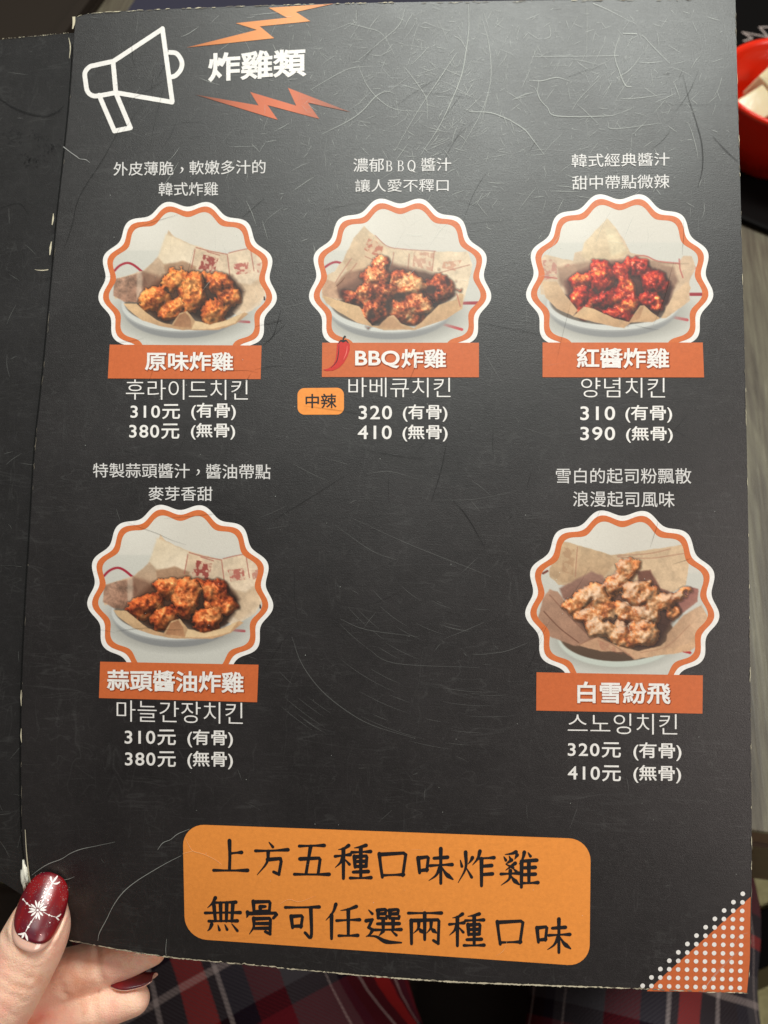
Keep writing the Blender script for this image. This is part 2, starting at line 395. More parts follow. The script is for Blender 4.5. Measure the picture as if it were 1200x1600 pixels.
def tube(bm, chain, nseg=26, per=7):
    P = smooth_poly([tuple(p)+(r,) for p, r in chain], per); n = len(P)
    T = np.gradient(P[:, :3], axis=0); T /= np.linalg.norm(T, axis=1)[:, None]
    up = np.array([0.13, 0.7, 0.7]); rings = []
    def rg(c, t, r):
        a = np.cross(t, up); a /= np.linalg.norm(a); b = np.cross(t, a)
        return [bm.verts.new(c+r*(math.cos(q)*a+math.sin(q)*b)) for q in np.arange(nseg)*2*math.pi/nseg]
    t0, r0 = T[0], P[0, 3]
    top = bm.verts.new(P[0, :3]-t0*r0)
    for k in (75, 55, 35, 15): rings.append(rg(P[0, :3]-t0*r0*math.sin(math.radians(k)), t0, r0*math.cos(math.radians(k))))
    for i in range(n): rings.append(rg(P[i, :3], T[i], P[i, 3]))
    t1, r1 = T[-1], P[-1, 3]
    for k in (25, 50, 75): rings.append(rg(P[-1, :3]+t1*r1*math.sin(math.radians(k)), t1, r1*math.cos(math.radians(k))))
    bot = bm.verts.new(P[-1, :3]+t1*r1)
    for a, b in zip(rings[:-1], rings[1:]):
        for i in range(nseg): bm.faces.new((a[i], b[i], b[(i+1) % nseg], a[(i+1) % nseg]))
    for i in range(nseg): bm.faces.new((top, rings[0][i], rings[0][(i+1) % nseg])); bm.faces.new((bot, rings[-1][(i+1) % nseg], rings[-1][i]))
bm = bmesh.new()
for ch in hand_chains: tube(bm, ch)
bmesh.ops.recalc_face_normals(bm, faces=bm.faces[:])
raw = bmobj('hand', bm, None)
md = raw.modifiers.new('r', 'REMESH'); md.mode = 'VOXEL'; md.voxel_size = 0.00085
ms = raw.modifiers.new('s', 'SMOOTH'); ms.factor = 0.5; ms.iterations = 6
me = bpy.data.meshes.new_from_object(raw.evaluated_get(bpy.context.evaluated_depsgraph_get())); bpy.data.objects.remove(raw)
me.polygons.foreach_set('use_smooth', [True]*len(me.polygons))

SK = Mat('skin', (0.62, 0.36, 0.24), 0.42)
v = SK.coord(); blot = SK.noise(v, 70, 4, 0.6)
SK.l(SK.ramp(blot, [(0.30, tuple(lin((236,166,134)))), (0.50, tuple(lin((254,206,180)))), (0.70, tuple(lin((253,180,160))))]), SK.b.inputs['Base Color'])
SK.set('Subsurface Weight', 0.35); SK.set('Subsurface Radius', (0.010, 0.0035, 0.0018)); SK.set('Subsurface Scale', 0.5); SK.set('Specular IOR Level', 0.5)
va = SK.coord((1, 1, 1)); fine = SK.noise(va, 1500, 3, 0.6)
vb = SK.coord((500, 1500, 500), (0.2, 0.5, 0.5)); cre = SK.noise(vb, 1.0, 4, 0.65, 0.5)
big = SK.noise(va, 260, 3, 0.5)
vor = SK.n('ShaderNodeTexVoronoi', feature='DISTANCE_TO_EDGE'); vor.inputs['Scale'].default_value = 1150; SK.l(va, vor.inputs['Vector'])
vr = SK.math('MINIMUM', SK.math('MULTIPLY', vor.outputs['Distance'], 6.0), 1.0)
SK.bump(SK.math('ADD', SK.math('ADD', SK.math('MULTIPLY', vr, 0.28), SK.math('MULTIPLY', cre, 0.8)), SK.math('ADD', SK.math('MULTIPLY', fine, 0.25), SK.math('MULTIPLY', big, 0.7))), 0.6, 0.00026)

# crease folds: shallow furrows pressed into the skin where the joints bend
def bvh_of(me): return BVHTree.FromPolygons([v.co.copy() for v in me.vertices], [tuple(p.vertices) for p in me.polygons])
cam_o = Vector((0, 0, CAM_Z))
bv = bvh_of(me)
def hit(px, py):
    d = (ray(px, py, 1.0)-cam_o).normalized(); h = bv.ray_cast(cam_o, d)
    return h[0]
furrows = [([(152,1476),(151,1500),(156,1522),(163,1538)], .0005, .0011), ([(96,1541),(99,1552),(104,1556)], .0005, .001), ([(163,1543),(150,1552),(146,1566),(152,1598)], .0003, .0012),
           ([(2,1528),(20,1540),(48,1548)], .0002, .0006), ([(-5,1547),(22,1560),(40,1566)], .0002, .0006), ([(0,1500),(18,1505),(38,1519)], .00015, .0005), ([(-2,1570),(14,1583),(26,1590)], .0002, .0006),
           ([(12,1512),(30,1522),(52,1530)], .0002, .0006), ([(-5,1535),(12,1550),(30,1557)], .0002, .0005), ([(20,1500),(34,1507),(60,1512)], .00015, .0005), ([(40,1500),(30,1520),(14,1545)], .00012, .0005), ([(56,1504),(50,1524),(36,1545)], .00012, .0005), ([(5,1462),(18,1478),(38,1492),(62,1493),(78,1478)], .0005, .0010)]
co = np.zeros(len(me.vertices)*3); me.vertices.foreach_get('co', co); co = co.reshape(-1, 3); nr = np.array([v.normal[:] for v in me.vertices])
for pts, dep, wd in furrows:
    H = [hit(*p) for p in smooth_poly(pts, 8)]; H = [np.array(h) for h in H if h is not None]
    if not H: continue
    D = np.full(len(co), 1.0)
    for h in H: D = np.minimum(D, np.linalg.norm(co-h, axis=1))
    co -= nr*(dep*np.exp(-(D/wd)**2))[:, None]; co += nr*(dep*.25*np.exp(-((D-wd*2.1)/wd)**2))[:, None]
me.vertices.foreach_set('co', co.ravel()); me.update()
me.name = 'hand'; me.materials.clear(); me.materials.append(SK.m)
hand = bpy.data.objects.new('hand', me); C.objects.link(hand)
hand.parent = person; hand.matrix_parent_inverse = person.matrix_basis.inverted(); bpy.context.view_layer.update()
bv = bvh_of(me)

# thumb nail laid over the thumb tip
NB = np.array([46.5, 1466.0]); NT = np.array([86.5, 1365.5]); NA = NT-NB; NL = np.linalg.norm(NA); NA = NA/NL; NX = np.array([-NA[1], NA[0]]); HWID = 37.0
ds = []
for t in (0.05, 0.25, 0.45, 0.6):
    p = NB+NA*NL*t; h = hit(*p); ds.append((t, -(CW.inverted() @ h).z))
fitc = np.polyfit([a for a, b in ds], [b for a, b in ds], 1)
def nail_depth(q):
    t = q@NA/NL; s = q@NX/HWID
    return np.polyval(fitc, t)-0.00075+0.0034*(1-np.sqrt(np.clip(1-(0.80*s)**2, 0.02, 1)))/(1-math.sqrt(1-.64))+0.0048*np.clip(t-.45, 0, 2)**2+.0022*np.clip(-t+.12, 0, 1)
def nail_pt(px, py, lift=0.0):
    px = np.atleast_1d(np.asarray(px, float)); py = np.atleast_1d(np.asarray(py, float))
    dep = nail_depth(np.stack([px, py], -1)-NB)-lift
    P = [ray(a, b, d) for a, b, d in zip(px, py, dep)]
    return np.array([tuple(p) for p in P])
def nail_outline(t0, k0, k1, n=30):
    """closed px outline, t0 = where the shape starts along the nail, k0/k1 = roundness of base and tip"""
    out = []
    for a in np.linspace(0, 2*math.pi, 4*n, endpoint=False):
        c, s_ = math.cos(a), math.sin(a); k = k1 if s_ > 0 else k0
        u = math.copysign(abs(c)**(2/k), c); w = math.copysign(abs(s_)**(2/k), s_)
        tm = (1+t0)/2; th_ = (1-t0)/2
        wid = HWID*(1.0-0.10*max(0, w)-.03*max(0, -w))
        out.append(NB+NX*u*wid+NA*NL*(tm+th_*w))
    return out
def nail_mesh(name, outline, mat, lift, thick, parent, rings=10):
    P = np.array(outline); c = P.mean(0); n = len(P); V = [c]
    for r in range(1, rings+1): V += list(c+(P-c)*r/rings)
    V = np.array(V); fs = []
    for i in range(n):
        j = (i+1) % n; fs.append((0, 1+j, 1+i))
        for r in range(rings-1):
            a = 1+r*n+i; b = 1+r*n+j; fs.append((a, b, b+n, a+n))
    top = nail_pt(V[:, 0], V[:, 1], lift); rim = 1+(rings-1)*n; low = nail_pt(V[rim:, 0], V[rim:, 1], lift-thick)
    m = len(top); vs = np.vstack([top, low]); 
    for i in range(n):
        j = (i+1) % n; fs.append((rim+i, rim+j, m+j, m+i))
    o = mesh(name, vs, fs, mat, None, True); o.parent = person; o.matrix_parent_inverse = person.matrix_basis.inverted()
    return o
NBARE = Mat('bare_nail', tuple(lin((222, 178, 160))), 0.25); NBARE.set('Subsurface Weight', .3); NBARE.set('Subsurface Radius', (.004,.002,.001)); NBARE.set('Coat Weight', 0.6)
NRED = Mat('red_gel_polish', tuple(lin((128, 6, 18))), 0.3); NRED.set('Coat Weight', 0.7); NRED.set('Coat Roughness', 0.3)
v = NRED.coord((140, 90, 90), (0.3, 0.2, 0.4)); NRED.l(NRED.ramp(NRED.noise(v, 1.3, 3, 0.5), [(0.35, tuple(lin((84, 8, 34)))), (0.52, tuple(lin((112, 4, 20)))), (0.68, tuple(lin((142, 6, 12))))]), NRED.b.inputs['Base Color'])
v = NRED.coord(); NRED.bump(NRED.noise(v, 90, 2), 0.12, 0.0004)
NWHITE = Mat('white_nail_paint', tuple(lin((240, 232, 228))), 0.35).m
NGLIT = Mat('silver_glitter', tuple(lin((230, 190, 190))), 0.15, Metallic=0.8).m
me = hand.data
co = np.zeros(len(me.vertices)*3); me.vertices.foreach_get('co', co); co = co.reshape(-1, 3)
CI = np.array(CW.inverted()); cc = co@CI[:3, :3].T+CI[:3, 3]
qx = 600+FPX*cc[:, 0]/-cc[:, 2]; qy = 800-FPX*cc[:, 1]/-cc[:, 2]
sel = np.nonzero((qx > -40) & (qx < 130) & (qy > 1340) & (qy < 1510) & (-cc[:, 2] < PD))[0]
q_ = np.stack([qx[sel], qy[sel]], -1)-NB; t_ = q_@NA/NL; s_ = q_@NX/HWID
e_ = np.abs((t_-.415)/.60)**2.6+np.abs(s_/1.0)**2.6
wgt = np.clip((1.12-e_)/.22, 0, 1)
nd_ = nail_depth(q_)+0.00045
old = -cc[sel, 2]; new = np.where(old < nd_, old+(nd_-old)*wgt, old)
# skin fold rising round the nail
new = new-0.00055*np.exp(-((e_-1.28)/.22)**2)*(t_ < .62)*(old < PD-.006)
cc2 = cc[sel]*(new/old)[:, None]; CWn = np.array(CW); co[sel] = cc2@CWn[:3, :3].T+CWn[:3, 3]
me.vertices.foreach_set('co', co.ravel()); me.update()
bare = nail_mesh('thumb_nail', nail_outline(-0.19, 2.7, 2.6), NBARE.m, 0.0, 0.0012, person); tag(bare, 'long rounded thumb nail, bare at its base')
pol = nail_mesh('polish', nail_outline(-0.045, 3.0, 2.6), NRED.m, 0.00028, 0.0006, bare)
pol.parent = bare
tag(pol, 'dark red gel polish')
S = Strips(); kk = lambda *p: [(x/5.93, 1330+y/5.93) for x, y in p]
NLF = 0.00036
def na(pts, w): S.add(kk(*pts), w, fn=nail_pt, lift=NLF)
cx_, cy_ = 350, 545
for ex, ey in ((328,455),(366,462),(408,478),(434,512),(430,545),(398,598),(366,636),(333,628),(288,600),(262,566),(270,530),(288,490)):
    mx, my = cx_+(ex-cx_)*.62, cy_+(ey-cy_)*.62
    na(((cx_+(ex-cx_)*.22, cy_+(ey-cy_)*.22), (mx, my), (ex, ey)), [.5, 2.2, 3.2, 2.6, .8])
na(((372,500),(400,455),(440,380),(486,292)), [1.0,1.4,1.6,2.2]); na(((486,296),(472,255),(470,234)), [1.4,3.6,2.0]); na(((488,292),(510,260),(534,228)), [1.6,3.2,1.6]); na(((492,300),(525,300),(556,284)), [1.2,3.2,1.4])
na(((335,590),(300,640),(262,700),(238,745)), [1.0,1.2,1.8,1.0]); na(((232,752),(200,768),(166,768)), [1.0,3.4,1.2]); na(((230,755),(214,785),(203,806)), [1.0,3.6,1.4]); na(((234,755),(246,795),(256,828)), [1.0,3.8,1.4])
na(((215,445),(250,485),(300,520)), [1.2,1.0,1.0]); na(((400,562),(455,592),(520,612)), [.8,.9,.8]); na(((520,614),(545,600),(566,580)), [1,2.6,1]); na(((520,616),(535,628),(548,640)), [1,2.6,1])
for x, y, r in ((250,484,1.8),(275,505,1.3),(455,592,1.6),(480,602,1.0),(400,455,1.4),(420,418,1.2),(290,655,1.5),(262,702,1.9),(215,446,1.6),(348,546,1.8),(462,662,1.0)): S.dot((x/5.93, 1330+y/5.93), r, fn=nail_pt, lift=NLF, n=10)
sn = S.build('snowflake', NWHITE, None, 'white hand painted snowflake'); sn.parent = bare
S = Strips()
for k in range(260):
    u, w = RNG.uniform(-.85, .85), RNG.uniform(0.05, .97)
    if abs(u) > .95-abs(2*w-1)**3*.6: continue
    if RNG.rand() < .45: w = RNG.uniform(.45, .95)
    p = NB+NX*HWID*u+NA*NL*w; S.dot(tuple(p), RNG.uniform(.3, .75), fn=nail_pt, lift=NLF-.00002, n=5)
gt = S.build('glitter', NGLIT, None, kind='stuff'); gt.parent = bare
for o in (pol, sn, gt): o.matrix_parent_inverse = Matrix.Identity(4)
bpy.context.view_layer.update()
# finger nail curling over the tip of the lower finger
def shell(name, mat, k, parent, a0=-8, a1=190, dr=0.0):
    na_, nu = 22, 16; V = []; F = []
    upv = (CW.to_3x3() @ Vector((-0.28, 0.96, 0))).normalized(); fw = (CW.to_3x3() @ Vector((0, 0, 1))).normalized()
    for i in range(nu):
        t = i/(nu-1); px = 186+(246-186)*t; py = 1562+(1545-1562)*t; r = (31-9.5*t**1.6)*k/FPX*(PD+.009)
        c = ray(px, py, PD+.0085+.0005*t)
        sp = 1-(abs(2*t-1)**4)*.35 if t > .5 else 1-(1-2*t)**2*.45
        for j in range(na_):
            a = math.radians(90+((a0+(a1-a0)*j/(na_-1))-90)*sp); V.append(c+fw*math.cos(a)*(r+dr)+upv*math.sin(a)*(r+dr))
    for i in range(nu-1):
        for j in range(na_-1):
            q = i*na_+j; F.append((q, q+na_, q+na_+1, q+1))
    o = mesh(name, V, F, mat, None, True); so = o.modifiers.new('thickness', 'SOLIDIFY'); so.thickness = 0.00035; so.offset = 0
    o.parent = parent; o.matrix_parent_inverse = Matrix.Identity(4); return o
fn_ = shell('finger_nail', NRED.m, 1.06, person, 44, 168); fn_.matrix_parent_inverse = person.matrix_basis.inverted(); tag(fn_, 'long red nail of the lower finger')
un = shell('nail_underside', NBARE.m, 1.02, fn_, 42, 170)

# plaid trousers
PL = Mat('plaid_flannel', (0.05,0.02,0.02), 0.95); PL.set('Sheen Weight', 0.0); PL.set('Specular IOR Level', 0.1)
uvn = PL.n('ShaderNodeUVMap'); sep = PL.n('ShaderNodeSeparateXYZ'); PL.l(uvn.outputs[0], sep.inputs[0])
PLW = PL.noise(uvn.outputs[0], 12, 3)
DK = (0.020,0.008,0.012); MR_ = (0.165,0.013,0.022); RD = (0.50,0.022,0.015); GB = (0.085,0.082,0.094); LG = (0.50,0.44,0.43); NVY = (0.018,0.015,0.030)
def bands(sock, period, off, stops):
    q = PL.math('ADD', PL.math('DIVIDE', sock, period), off); q = PL.math('ADD', q, PL.math('MULTIPLY', PLW, 0.02)); q = PL.math('FRACT', q)
    r = PL.n('ShaderNodeValToRGB'); r.color_ramp.interpolation = 'CONSTANT'; el = r.color_ramp.elements
    while len(el) < len(stops): el.new(0.5)
    for e_, (p, c) in zip(el, stops): e_.position = p; e_.color = (*c, 1)
    PL.l(q, r.inputs[0]); return r.outputs[0]
A_ = bands(sep.outputs[0], 0.125, 0.30, [(0,DK),(.10,LG),(.125,DK),(.23,RD),(.36,DK),(.40,LG),(.42,NVY),(.52,MR_),(.66,GB),(.86,LG),(.875,GB),(.93,NVY)])
B_ = bands(sep.outputs[1], 0.12, 0.0, [(0,MR_),(.22,DK),(.30,GB),(.48,LG),(.51,GB),(.62,NVY),(.74,RD),(.80,DK),(.90,MR_)])
tw = PL.n('ShaderNodeTexWave'); tw.wave_type = 'BANDS'; tw.bands_direction = 'DIAGONAL'; tw.inputs['Scale'].default_value = 260; PL.l(uvn.outputs[0], tw.inputs['Vector'])
mx = PL.n('ShaderNodeMix'); mx.data_type = 'RGBA'; PL.l(PL.math('ADD', PL.math('MULTIPLY', tw.outputs['Fac'], 0.35), 0.33), mx.inputs[0]); PL.l(A_, mx.inputs[6]); PL.l(B_, mx.inputs[7]); PL.l(mx.outputs[2], PL.b.inputs['Base Color'])
PL.bump(PL.noise(uvn.outputs[0], 900, 3, 0.7), 0.6, 0.0008)
def thigh(pin, ang, r, zc, seed, side):
    d = Vector((math.sin(ang), math.cos(ang), 0)); s_ = Vector((math.cos(ang), -math.sin(ang), 0))*side
    c0 = Vector((pin.x, pin.y, zc))+s_*r
    rs = np.random.RandomState(seed); ph = rs.rand(6)*6; nu, nv = 90, 72; V = []; F = []; UV = []
    for i in range(nu):
        t = -0.40+0.90*i/(nu-1)
        for j in range(nv+1):
            a = 2*math.pi*j/nv
            w = .004*math.sin(t*34+ph[0]+1.6*math.sin(a*2+ph[1]))+.003*math.sin(t*71+a*3+ph[2])+.0035*math.sin(a*5+t*20+ph[3])
            rr = r*(1-.10*t)+w
            V.append(c0+d*t+s_*math.cos(a)*rr+Vector((0, 0, 1))*math.sin(a)*rr*.88); UV.append((a*r, t))
    for i in range(nu-1):
        for j in range(nv):
            q = i*(nv+1)+j; F.append((q, q+nv+1, q+nv+2, q+1))
    return V, F, UV
Va, Fa, Ua = thigh(on_plane_z(640, 1560, 0.53), math.radians(-26), 0.088, 0.52, 3, -1)
Vb, Fb, Ub = thigh(on_plane_z(828, 1570, 0.53), math.radians(13), 0.0635, 0.52, 5, 1)
k = len(Va); me = bpy.data.meshes.new('trousers'); me.from_pydata([tuple(v) for v in Va+Vb], [], Fa+[tuple(i+k for i in f) for f in Fb])
uvl = me.uv_layers.new(name='UVMap'); UU = Ua+[(u+.04, v+.03) for u, v in Ub]
for lp in me.loops: uvl.data[lp.index].uv = UU[lp.vertex_index]
me.materials.append(PL.m); me.polygons.foreach_set('use_smooth', [True]*len(me.polygons))
tro = bpy.data.objects.new('trousers', me); C.objects.link(tro); tro.parent = person; tro.matrix_parent_inverse = person.matrix_basis.inverted(); tag(tro, 'dark red, grey and black plaid trousers')

# ------------------------------------------------------------------ menu
menu = bpy.data.objects.new('menu', None); C.objects.link(menu); menu.matrix_world = M_WORLD; menu.empty_display_size = 0.01
tag(menu, 'scuffed black laminated folding menu held open, fried chicken page facing up', 'menu')
LEFT_X = -PW/2
def leftpage(px, py, lift=0.0):
    px = np.atleast_1d(np.asarray(px, float)); py = np.atleast_1d(np.asarray(py, float))
    d = np.stack([(px-600)/FPX, -(py-800)/FPX, -np.ones_like(px)], -1)@RM
    o = -TM@RM
    z = np.zeros(len(px))
    for _ in range(14):
        t = (z-o[2])/d[:, 2]; x = o[0]+t*d[:, 0]; y = o[1]+t*d[:, 1]
        z = hfun(LEFT_X, y)-0.0016+(x-LEFT_X)*0.16
    return np.stack([x, y, z+lift], -1)

def pl(pts):
    pts = np.array(pts, float)
    s = np.r_[0, np.cumsum(np.hypot(*np.diff(pts, axis=0).T))]; s /= s[-1]
    return lambda t: np.stack([np.interp(t, s, pts[:, 0]), np.interp(t, s, pts[:, 1])], -1)
E_LEFT = smooth_poly([(118,27),(110,150),(100,250),(90,340),(83,420),(66,600),(55,700),(46,850),(40,950),(34,1100),(34,1280),(40,1350),(46,1405),(53,1458)])
E_RIGHT = smooth_poly([(1149,-3),(1153,160),(1157,300),(1165,610),(1168.5,780),(1171,940),(1174,1200),(1174.5,1400),(1173,1490),(1168,1552)])
E_TOP = smooth_poly([(118,27),(135,22),(200,17),(400,9),(600,4),(800,1),(1000,-1),(1149,-3)])
E_BOT = smooth_poly([(53,1458),(110,1470),(250,1494),(400,1508.5),(550,1523),(700,1534),(850,1540),(1000,1545),(1100,1550),(1168,1552)])
def sheet(name, L, R, T, B, fn, mat, thick, nu=56, nv=76):
    L, R, T, B = pl(L), pl(R), pl(T), pl(B)
    u = np.linspace(0, 1, nu); v = np.linspace(0, 1, nv)
    U, V = np.meshgrid(u, v)
    Lc, Rc, Tc, Bc = L(v)[:, None, :], R(v)[:, None, :], T(u)[None], B(u)[None]
    Ux, Vx = U[..., None], V[..., None]
    P = (1-Ux)*Lc+Ux*Rc+(1-Vx)*Tc+Vx*Bc-((1-Ux)*(1-Vx)*T(0.)+Ux*(1-Vx)*T(1.)+(1-Ux)*Vx*B(0.)+Ux*Vx*B(1.))
    front = fn(P[..., 0].ravel(), P[..., 1].ravel()); back = front-np.array([0, 0, thick])
    N = nu*nv; vs = np.vstack([front, back]); fs = []
    for j in range(nv-1):
        for i in range(nu-1):
            a = j*nu+i; fs.append((a, a+nu, a+nu+1, a+1)); fs.append((a+N, a+1+N, a+nu+1+N, a+nu+N))
    vs = np.vstack([vs, vs])
    def side(seq):
        for a, b in zip(seq[:-1], seq[1:]): fs.append((a+2*N, b+2*N, b+3*N, a+3*N))
    side(list(range(nu))); side([(nv-1)*nu+i for i in range(nu)][::-1]); side([j*nu for j in range(nv)][::-1]); side([j*nu+nu-1 for j in range(nv)])
    o = mesh(name, vs, fs, mat, menu, True)
    nf = 2*(nu-1)*(nv-1)
    o.data.materials.append(MEDGE2)
    for p in o.data.polygons[nf:]: p.material_index = 1; p.use_smooth = False
    for p in o.data.polygons[:nf]: pass
    return o
right_page = sheet('right_page', E_LEFT, E_RIGHT, E_TOP, E_BOT, lambda a, b: page(a, b), MP, 0.0009)
tag(right_page, 'black page with five dishes and an amber panel')
spine_px = pl(E_LEFT)
Lr = spine_px(np.linspace(0.019, 0.965, 60))+np.array([3.0, 0]); Lr[0, 1] = 51
Ll = np.array([(-330, 74), (-340, 700), (-330, 1350)])
left_page = sheet('left_page', Ll, Lr, [(-330, 74), (0, 62.5), (60, 56), (float(Lr[0,0]), 51)], [(-330, 1350), (0, 1376), (float(Lr[-1,0]), float(Lr[-1,1]))], lambda a, b: leftpage(a, b), MPL, 0.0009, 30, 60)
tag(left_page, 'plain black page folded away at the left')

# ---- lettering
_tc = {}
def text_mesh(s, offset):
    k = (s, offset)
    if k not in _tc:
        cu = bpy.data.curves.new('lettering', 'FONT'); cu.body = s; cu.resolution_u = 5; cu.space_character = 1.12 if s[0].isdigit() else 1.0
        o = bpy.data.objects.new('lettering', cu); C.objects.link(o)
        dg = bpy.context.evaluated_depsgraph_get()
        me = bpy.data.meshes.new_from_object(o.evaluated_get(dg))
        bm = bmesh.new(); bm.from_mesh(me); bmesh.ops.remove_doubles(bm, verts=bm.verts[:], dist=1e-5); bm.verts.ensure_lookup_table(); bm.verts.index_update()
        vs = np.array([v.co[:2] for v in bm.verts]); fs = [tuple(v.index for v in f.verts) for f in bm.faces]
        N = np.zeros_like(vs)   # embolden: push every outline point outwards
        for e in bm.edges:
            if len(e.link_faces) != 1: continue
            f = e.link_faces[0]; c = f.calc_center_median(); p, q = e.verts[0].co, e.verts[1].co
            n = np.array([q.y-p.y, -(q.x-p.x)]); L = np.linalg.norm(n)
            if L < 1e-9: continue
            n /= L
            if n[0]*(c.x-p.x)+n[1]*(c.y-p.y) > 0: n = -n
            for v in e.verts: 
                m = N[v.index]
                if m @ m < 1e-9: N[v.index] = n
                else:
                    h = m/np.linalg.norm(m)+n; hl = np.linalg.norm(h)
                    N[v.index] = h/hl*min(1.5, 2/max(hl, .5)) if hl > .3 else n
        vs = vs+N*offset
        bm.free(); bpy.data.objects.remove(o); bpy.data.curves.remove(cu); bpy.data.meshes.remove(me)
        lo, hi = vs.min(0), vs.max(0)
        _tc[k] = ((vs-lo)/(hi-lo), fs)
    return _tc[k]
def text(name, s, q, mat, parent, offset=0.0, lift=1.2e-4, dx=0, dy=0):
    """q = x0, x1, top_left, bottom_left, top_right, bottom_right"""
    x0, x1, a, b, c, d = q
    uv, fs = text_mesh(s, offset)
    U, V = uv[:, 0], 1-uv[:, 1]
    X = x0+(x1-x0)*U; Y = (a*(1-U)+c*U)*(1-V)+(b*(1-U)+d*U)*V
    return mesh(name, page(X+dx, Y+dy, lift), fs, mat, parent)
def label_text(s, q, parent, offset=0.022):
    sh = text('lettering_shadow', s, (q[0]-1.2, q[1]+1.2, q[2]-1, q[3]+1.2, q[4]-1, q[5]+1.2), MTSH, parent, offset+0.03, 1.0e-4, 0.6, 1.2)
    return text('lettering', s, q, MWHITE, parent, offset, 1.25e-4)
MTSH = scratch_mat('printed_letter_shadow', tuple(lin((150, 66, 28))), 0.45, LAM_R)

def fan(name, pts, mat, parent, lift, rings=3, centre=None, fn=page):
    P = np.array(pts, float); c = P.mean(0) if centre is None else np.array(centre, float)
    n = len(P); vs = [c]; fs = []
    for r in range(1, rings+1):
        vs += list(c+(P-c)*r/rings)
    for i in range(n):
        j = (i+1) % n; fs.append((0, 1+j, 1+i))
        for r in range(rings-1):
            a = 1+r*n+i; b = 1+r*n+j; fs.append((a, b, b+n, a+n))
    V = np.array(vs); return mesh(name, fn(V[:, 0], V[:, 1], lift), fs, mat, parent)
def ring(name, outer, inner, mat, parent, lift):
    n = len(outer); V = np.vstack([outer, inner]); fs = [(i, (i+1) % n, (i+1) % n+n, i+n) for i in range(n)]
    return mesh(name, page(V[:, 0], V[:, 1], lift), fs, mat, parent)
def quadpatch(name, q, mat, parent, lift, nx=14, ny=4, fn=page):
    q = np.array(q, float); U, V = np.meshgrid(np.linspace(0, 1, nx), np.linspace(0, 1, ny)); U = U.ravel()[:, None]; V = V.ravel()[:, None]
    P = (q[0]*(1-U)+q[1]*U)*(1-V)+(q[3]*(1-U)+q[2]*U)*V
    fs = [(j*nx+i, (j+1)*nx+i, (j+1)*nx+i+1, j*nx+i+1) for j in range(ny-1) for i in range(nx-1)]
    return mesh(name, fn(P[:, 0], P[:, 1], lift), fs, mat, parent)
# ---- title, megaphone and bolts
TW = 7.2
mp = menu
S = Strips()
body = [(177,96),(254,45),(269,160),(181,145)]
S.add([(177.5,96),(254,45.5)], TW, smooth=False); S.add([(254,45.5),(269.5,160)], TW, smooth=False); S.add([(269.5,160),(181,145)], TW, smooth=False)
S.add([(176.5,93),(181.5,148)], TW, smooth=False)
S.add([(177.5,96),(150,102),(140,105),(133,114),(134,128),(137,143),(146,150),(160,149),(181,145)], TW)
S.add([(155,149),(179,205)], TW, smooth=False); S.add([(179,205),(204,200)], TW, smooth=False); S.add([(204,200),(181,145)], TW, smooth=False)
S.add([(263,82),(276,84),(284,96),(283,108),(275,118),(267,121)], TW)
for p in body+[(179,205),(204,200),(155,149),(177.5,96)]: S.dot(p, TW/2)
S.build('megaphone_mark', MWHITE, menu, 'white outline megaphone printed at the upper left')
def bolt_ink(name, x0, x1, stops):
    M = Mat(name, (1,1,1), LAM_R); sx = M.n('ShaderNodeSeparateXYZ'); tc = M.n('ShaderNodeTexCoord'); M.l(tc.outputs['Object'], sx.inputs[0])
    f = M.math('DIVIDE', M.math('SUBTRACT', sx.outputs[0], x0), x1-x0, clamp=True)
    M.l(M.ramp(f, stops), M.b.inputs['Base Color']); M.bump(M.noise(M.coord(), 2600, 3, 0.7), 0.25, 0.0001); return M.m
L3 = lambda *c: tuple(lin(c))
MBOLT1 = bolt_ink('light_orange_bolt_ink', page(292, 70)[0][0], page(522, 6)[0][0], [(0, L3(176,98,50)), (.3, L3(216,132,66)), (.75, L3(232,152,84)), (1, L3(196,116,62))])
MBOLT2 = bolt_ink('red_orange_bolt_ink', page(305, 148)[0][0], page(548, 175)[0][0], [(0, L3(96,56,40)), (.28, L3(186,92,54)), (.6, L3(208,104,62)), (1, L3(120,66,46))])
def poly2d(name, pts, mat, parent, lift, label=None):
    bm = bmesh.new(); vs = [bm.verts.new((x, y, 0)) for x, y in pts]; es = [bm.edges.new((vs[i], vs[(i+1) % len(vs)])) for i in range(len(vs))]
    bmesh.ops.triangle_fill(bm, use_beauty=True, edges=es)
    bmesh.ops.subdivide_edges(bm, edges=bm.edges[:], cuts=2, use_grid_fill=True)
    co = np.array([v.co[:2] for v in bm.verts]); P = page(co[:, 0], co[:, 1], lift)
    for v, p in zip(bm.verts, P): v.co = p
    o = bmobj(name, bm, mat, parent); return tag(o, label)
poly2d('lightning_bolt', [(292,74.5),(401.5,47),(368.5,36.5),(448.5,28),(420,12.5),(522,6),(462.5,19),(485,33.5),(406,41.5),(428.5,60)], MBOLT1, menu, 1e-4, 'light orange lightning bolt above the title')
poly2d('lightning_bolt', [(305,148),(404,165),(391,144),(463,165.5),(450,137.5),(548,175.5),(481,160.5),(499,186),(418,164.5),(434,187.5)], MBOLT2, menu, 1e-4, 'red orange lightning bolt below the title')
text('title', '炸雞類', (325,479,83.5,129,75,120), MWHITE, menu, 0.028)

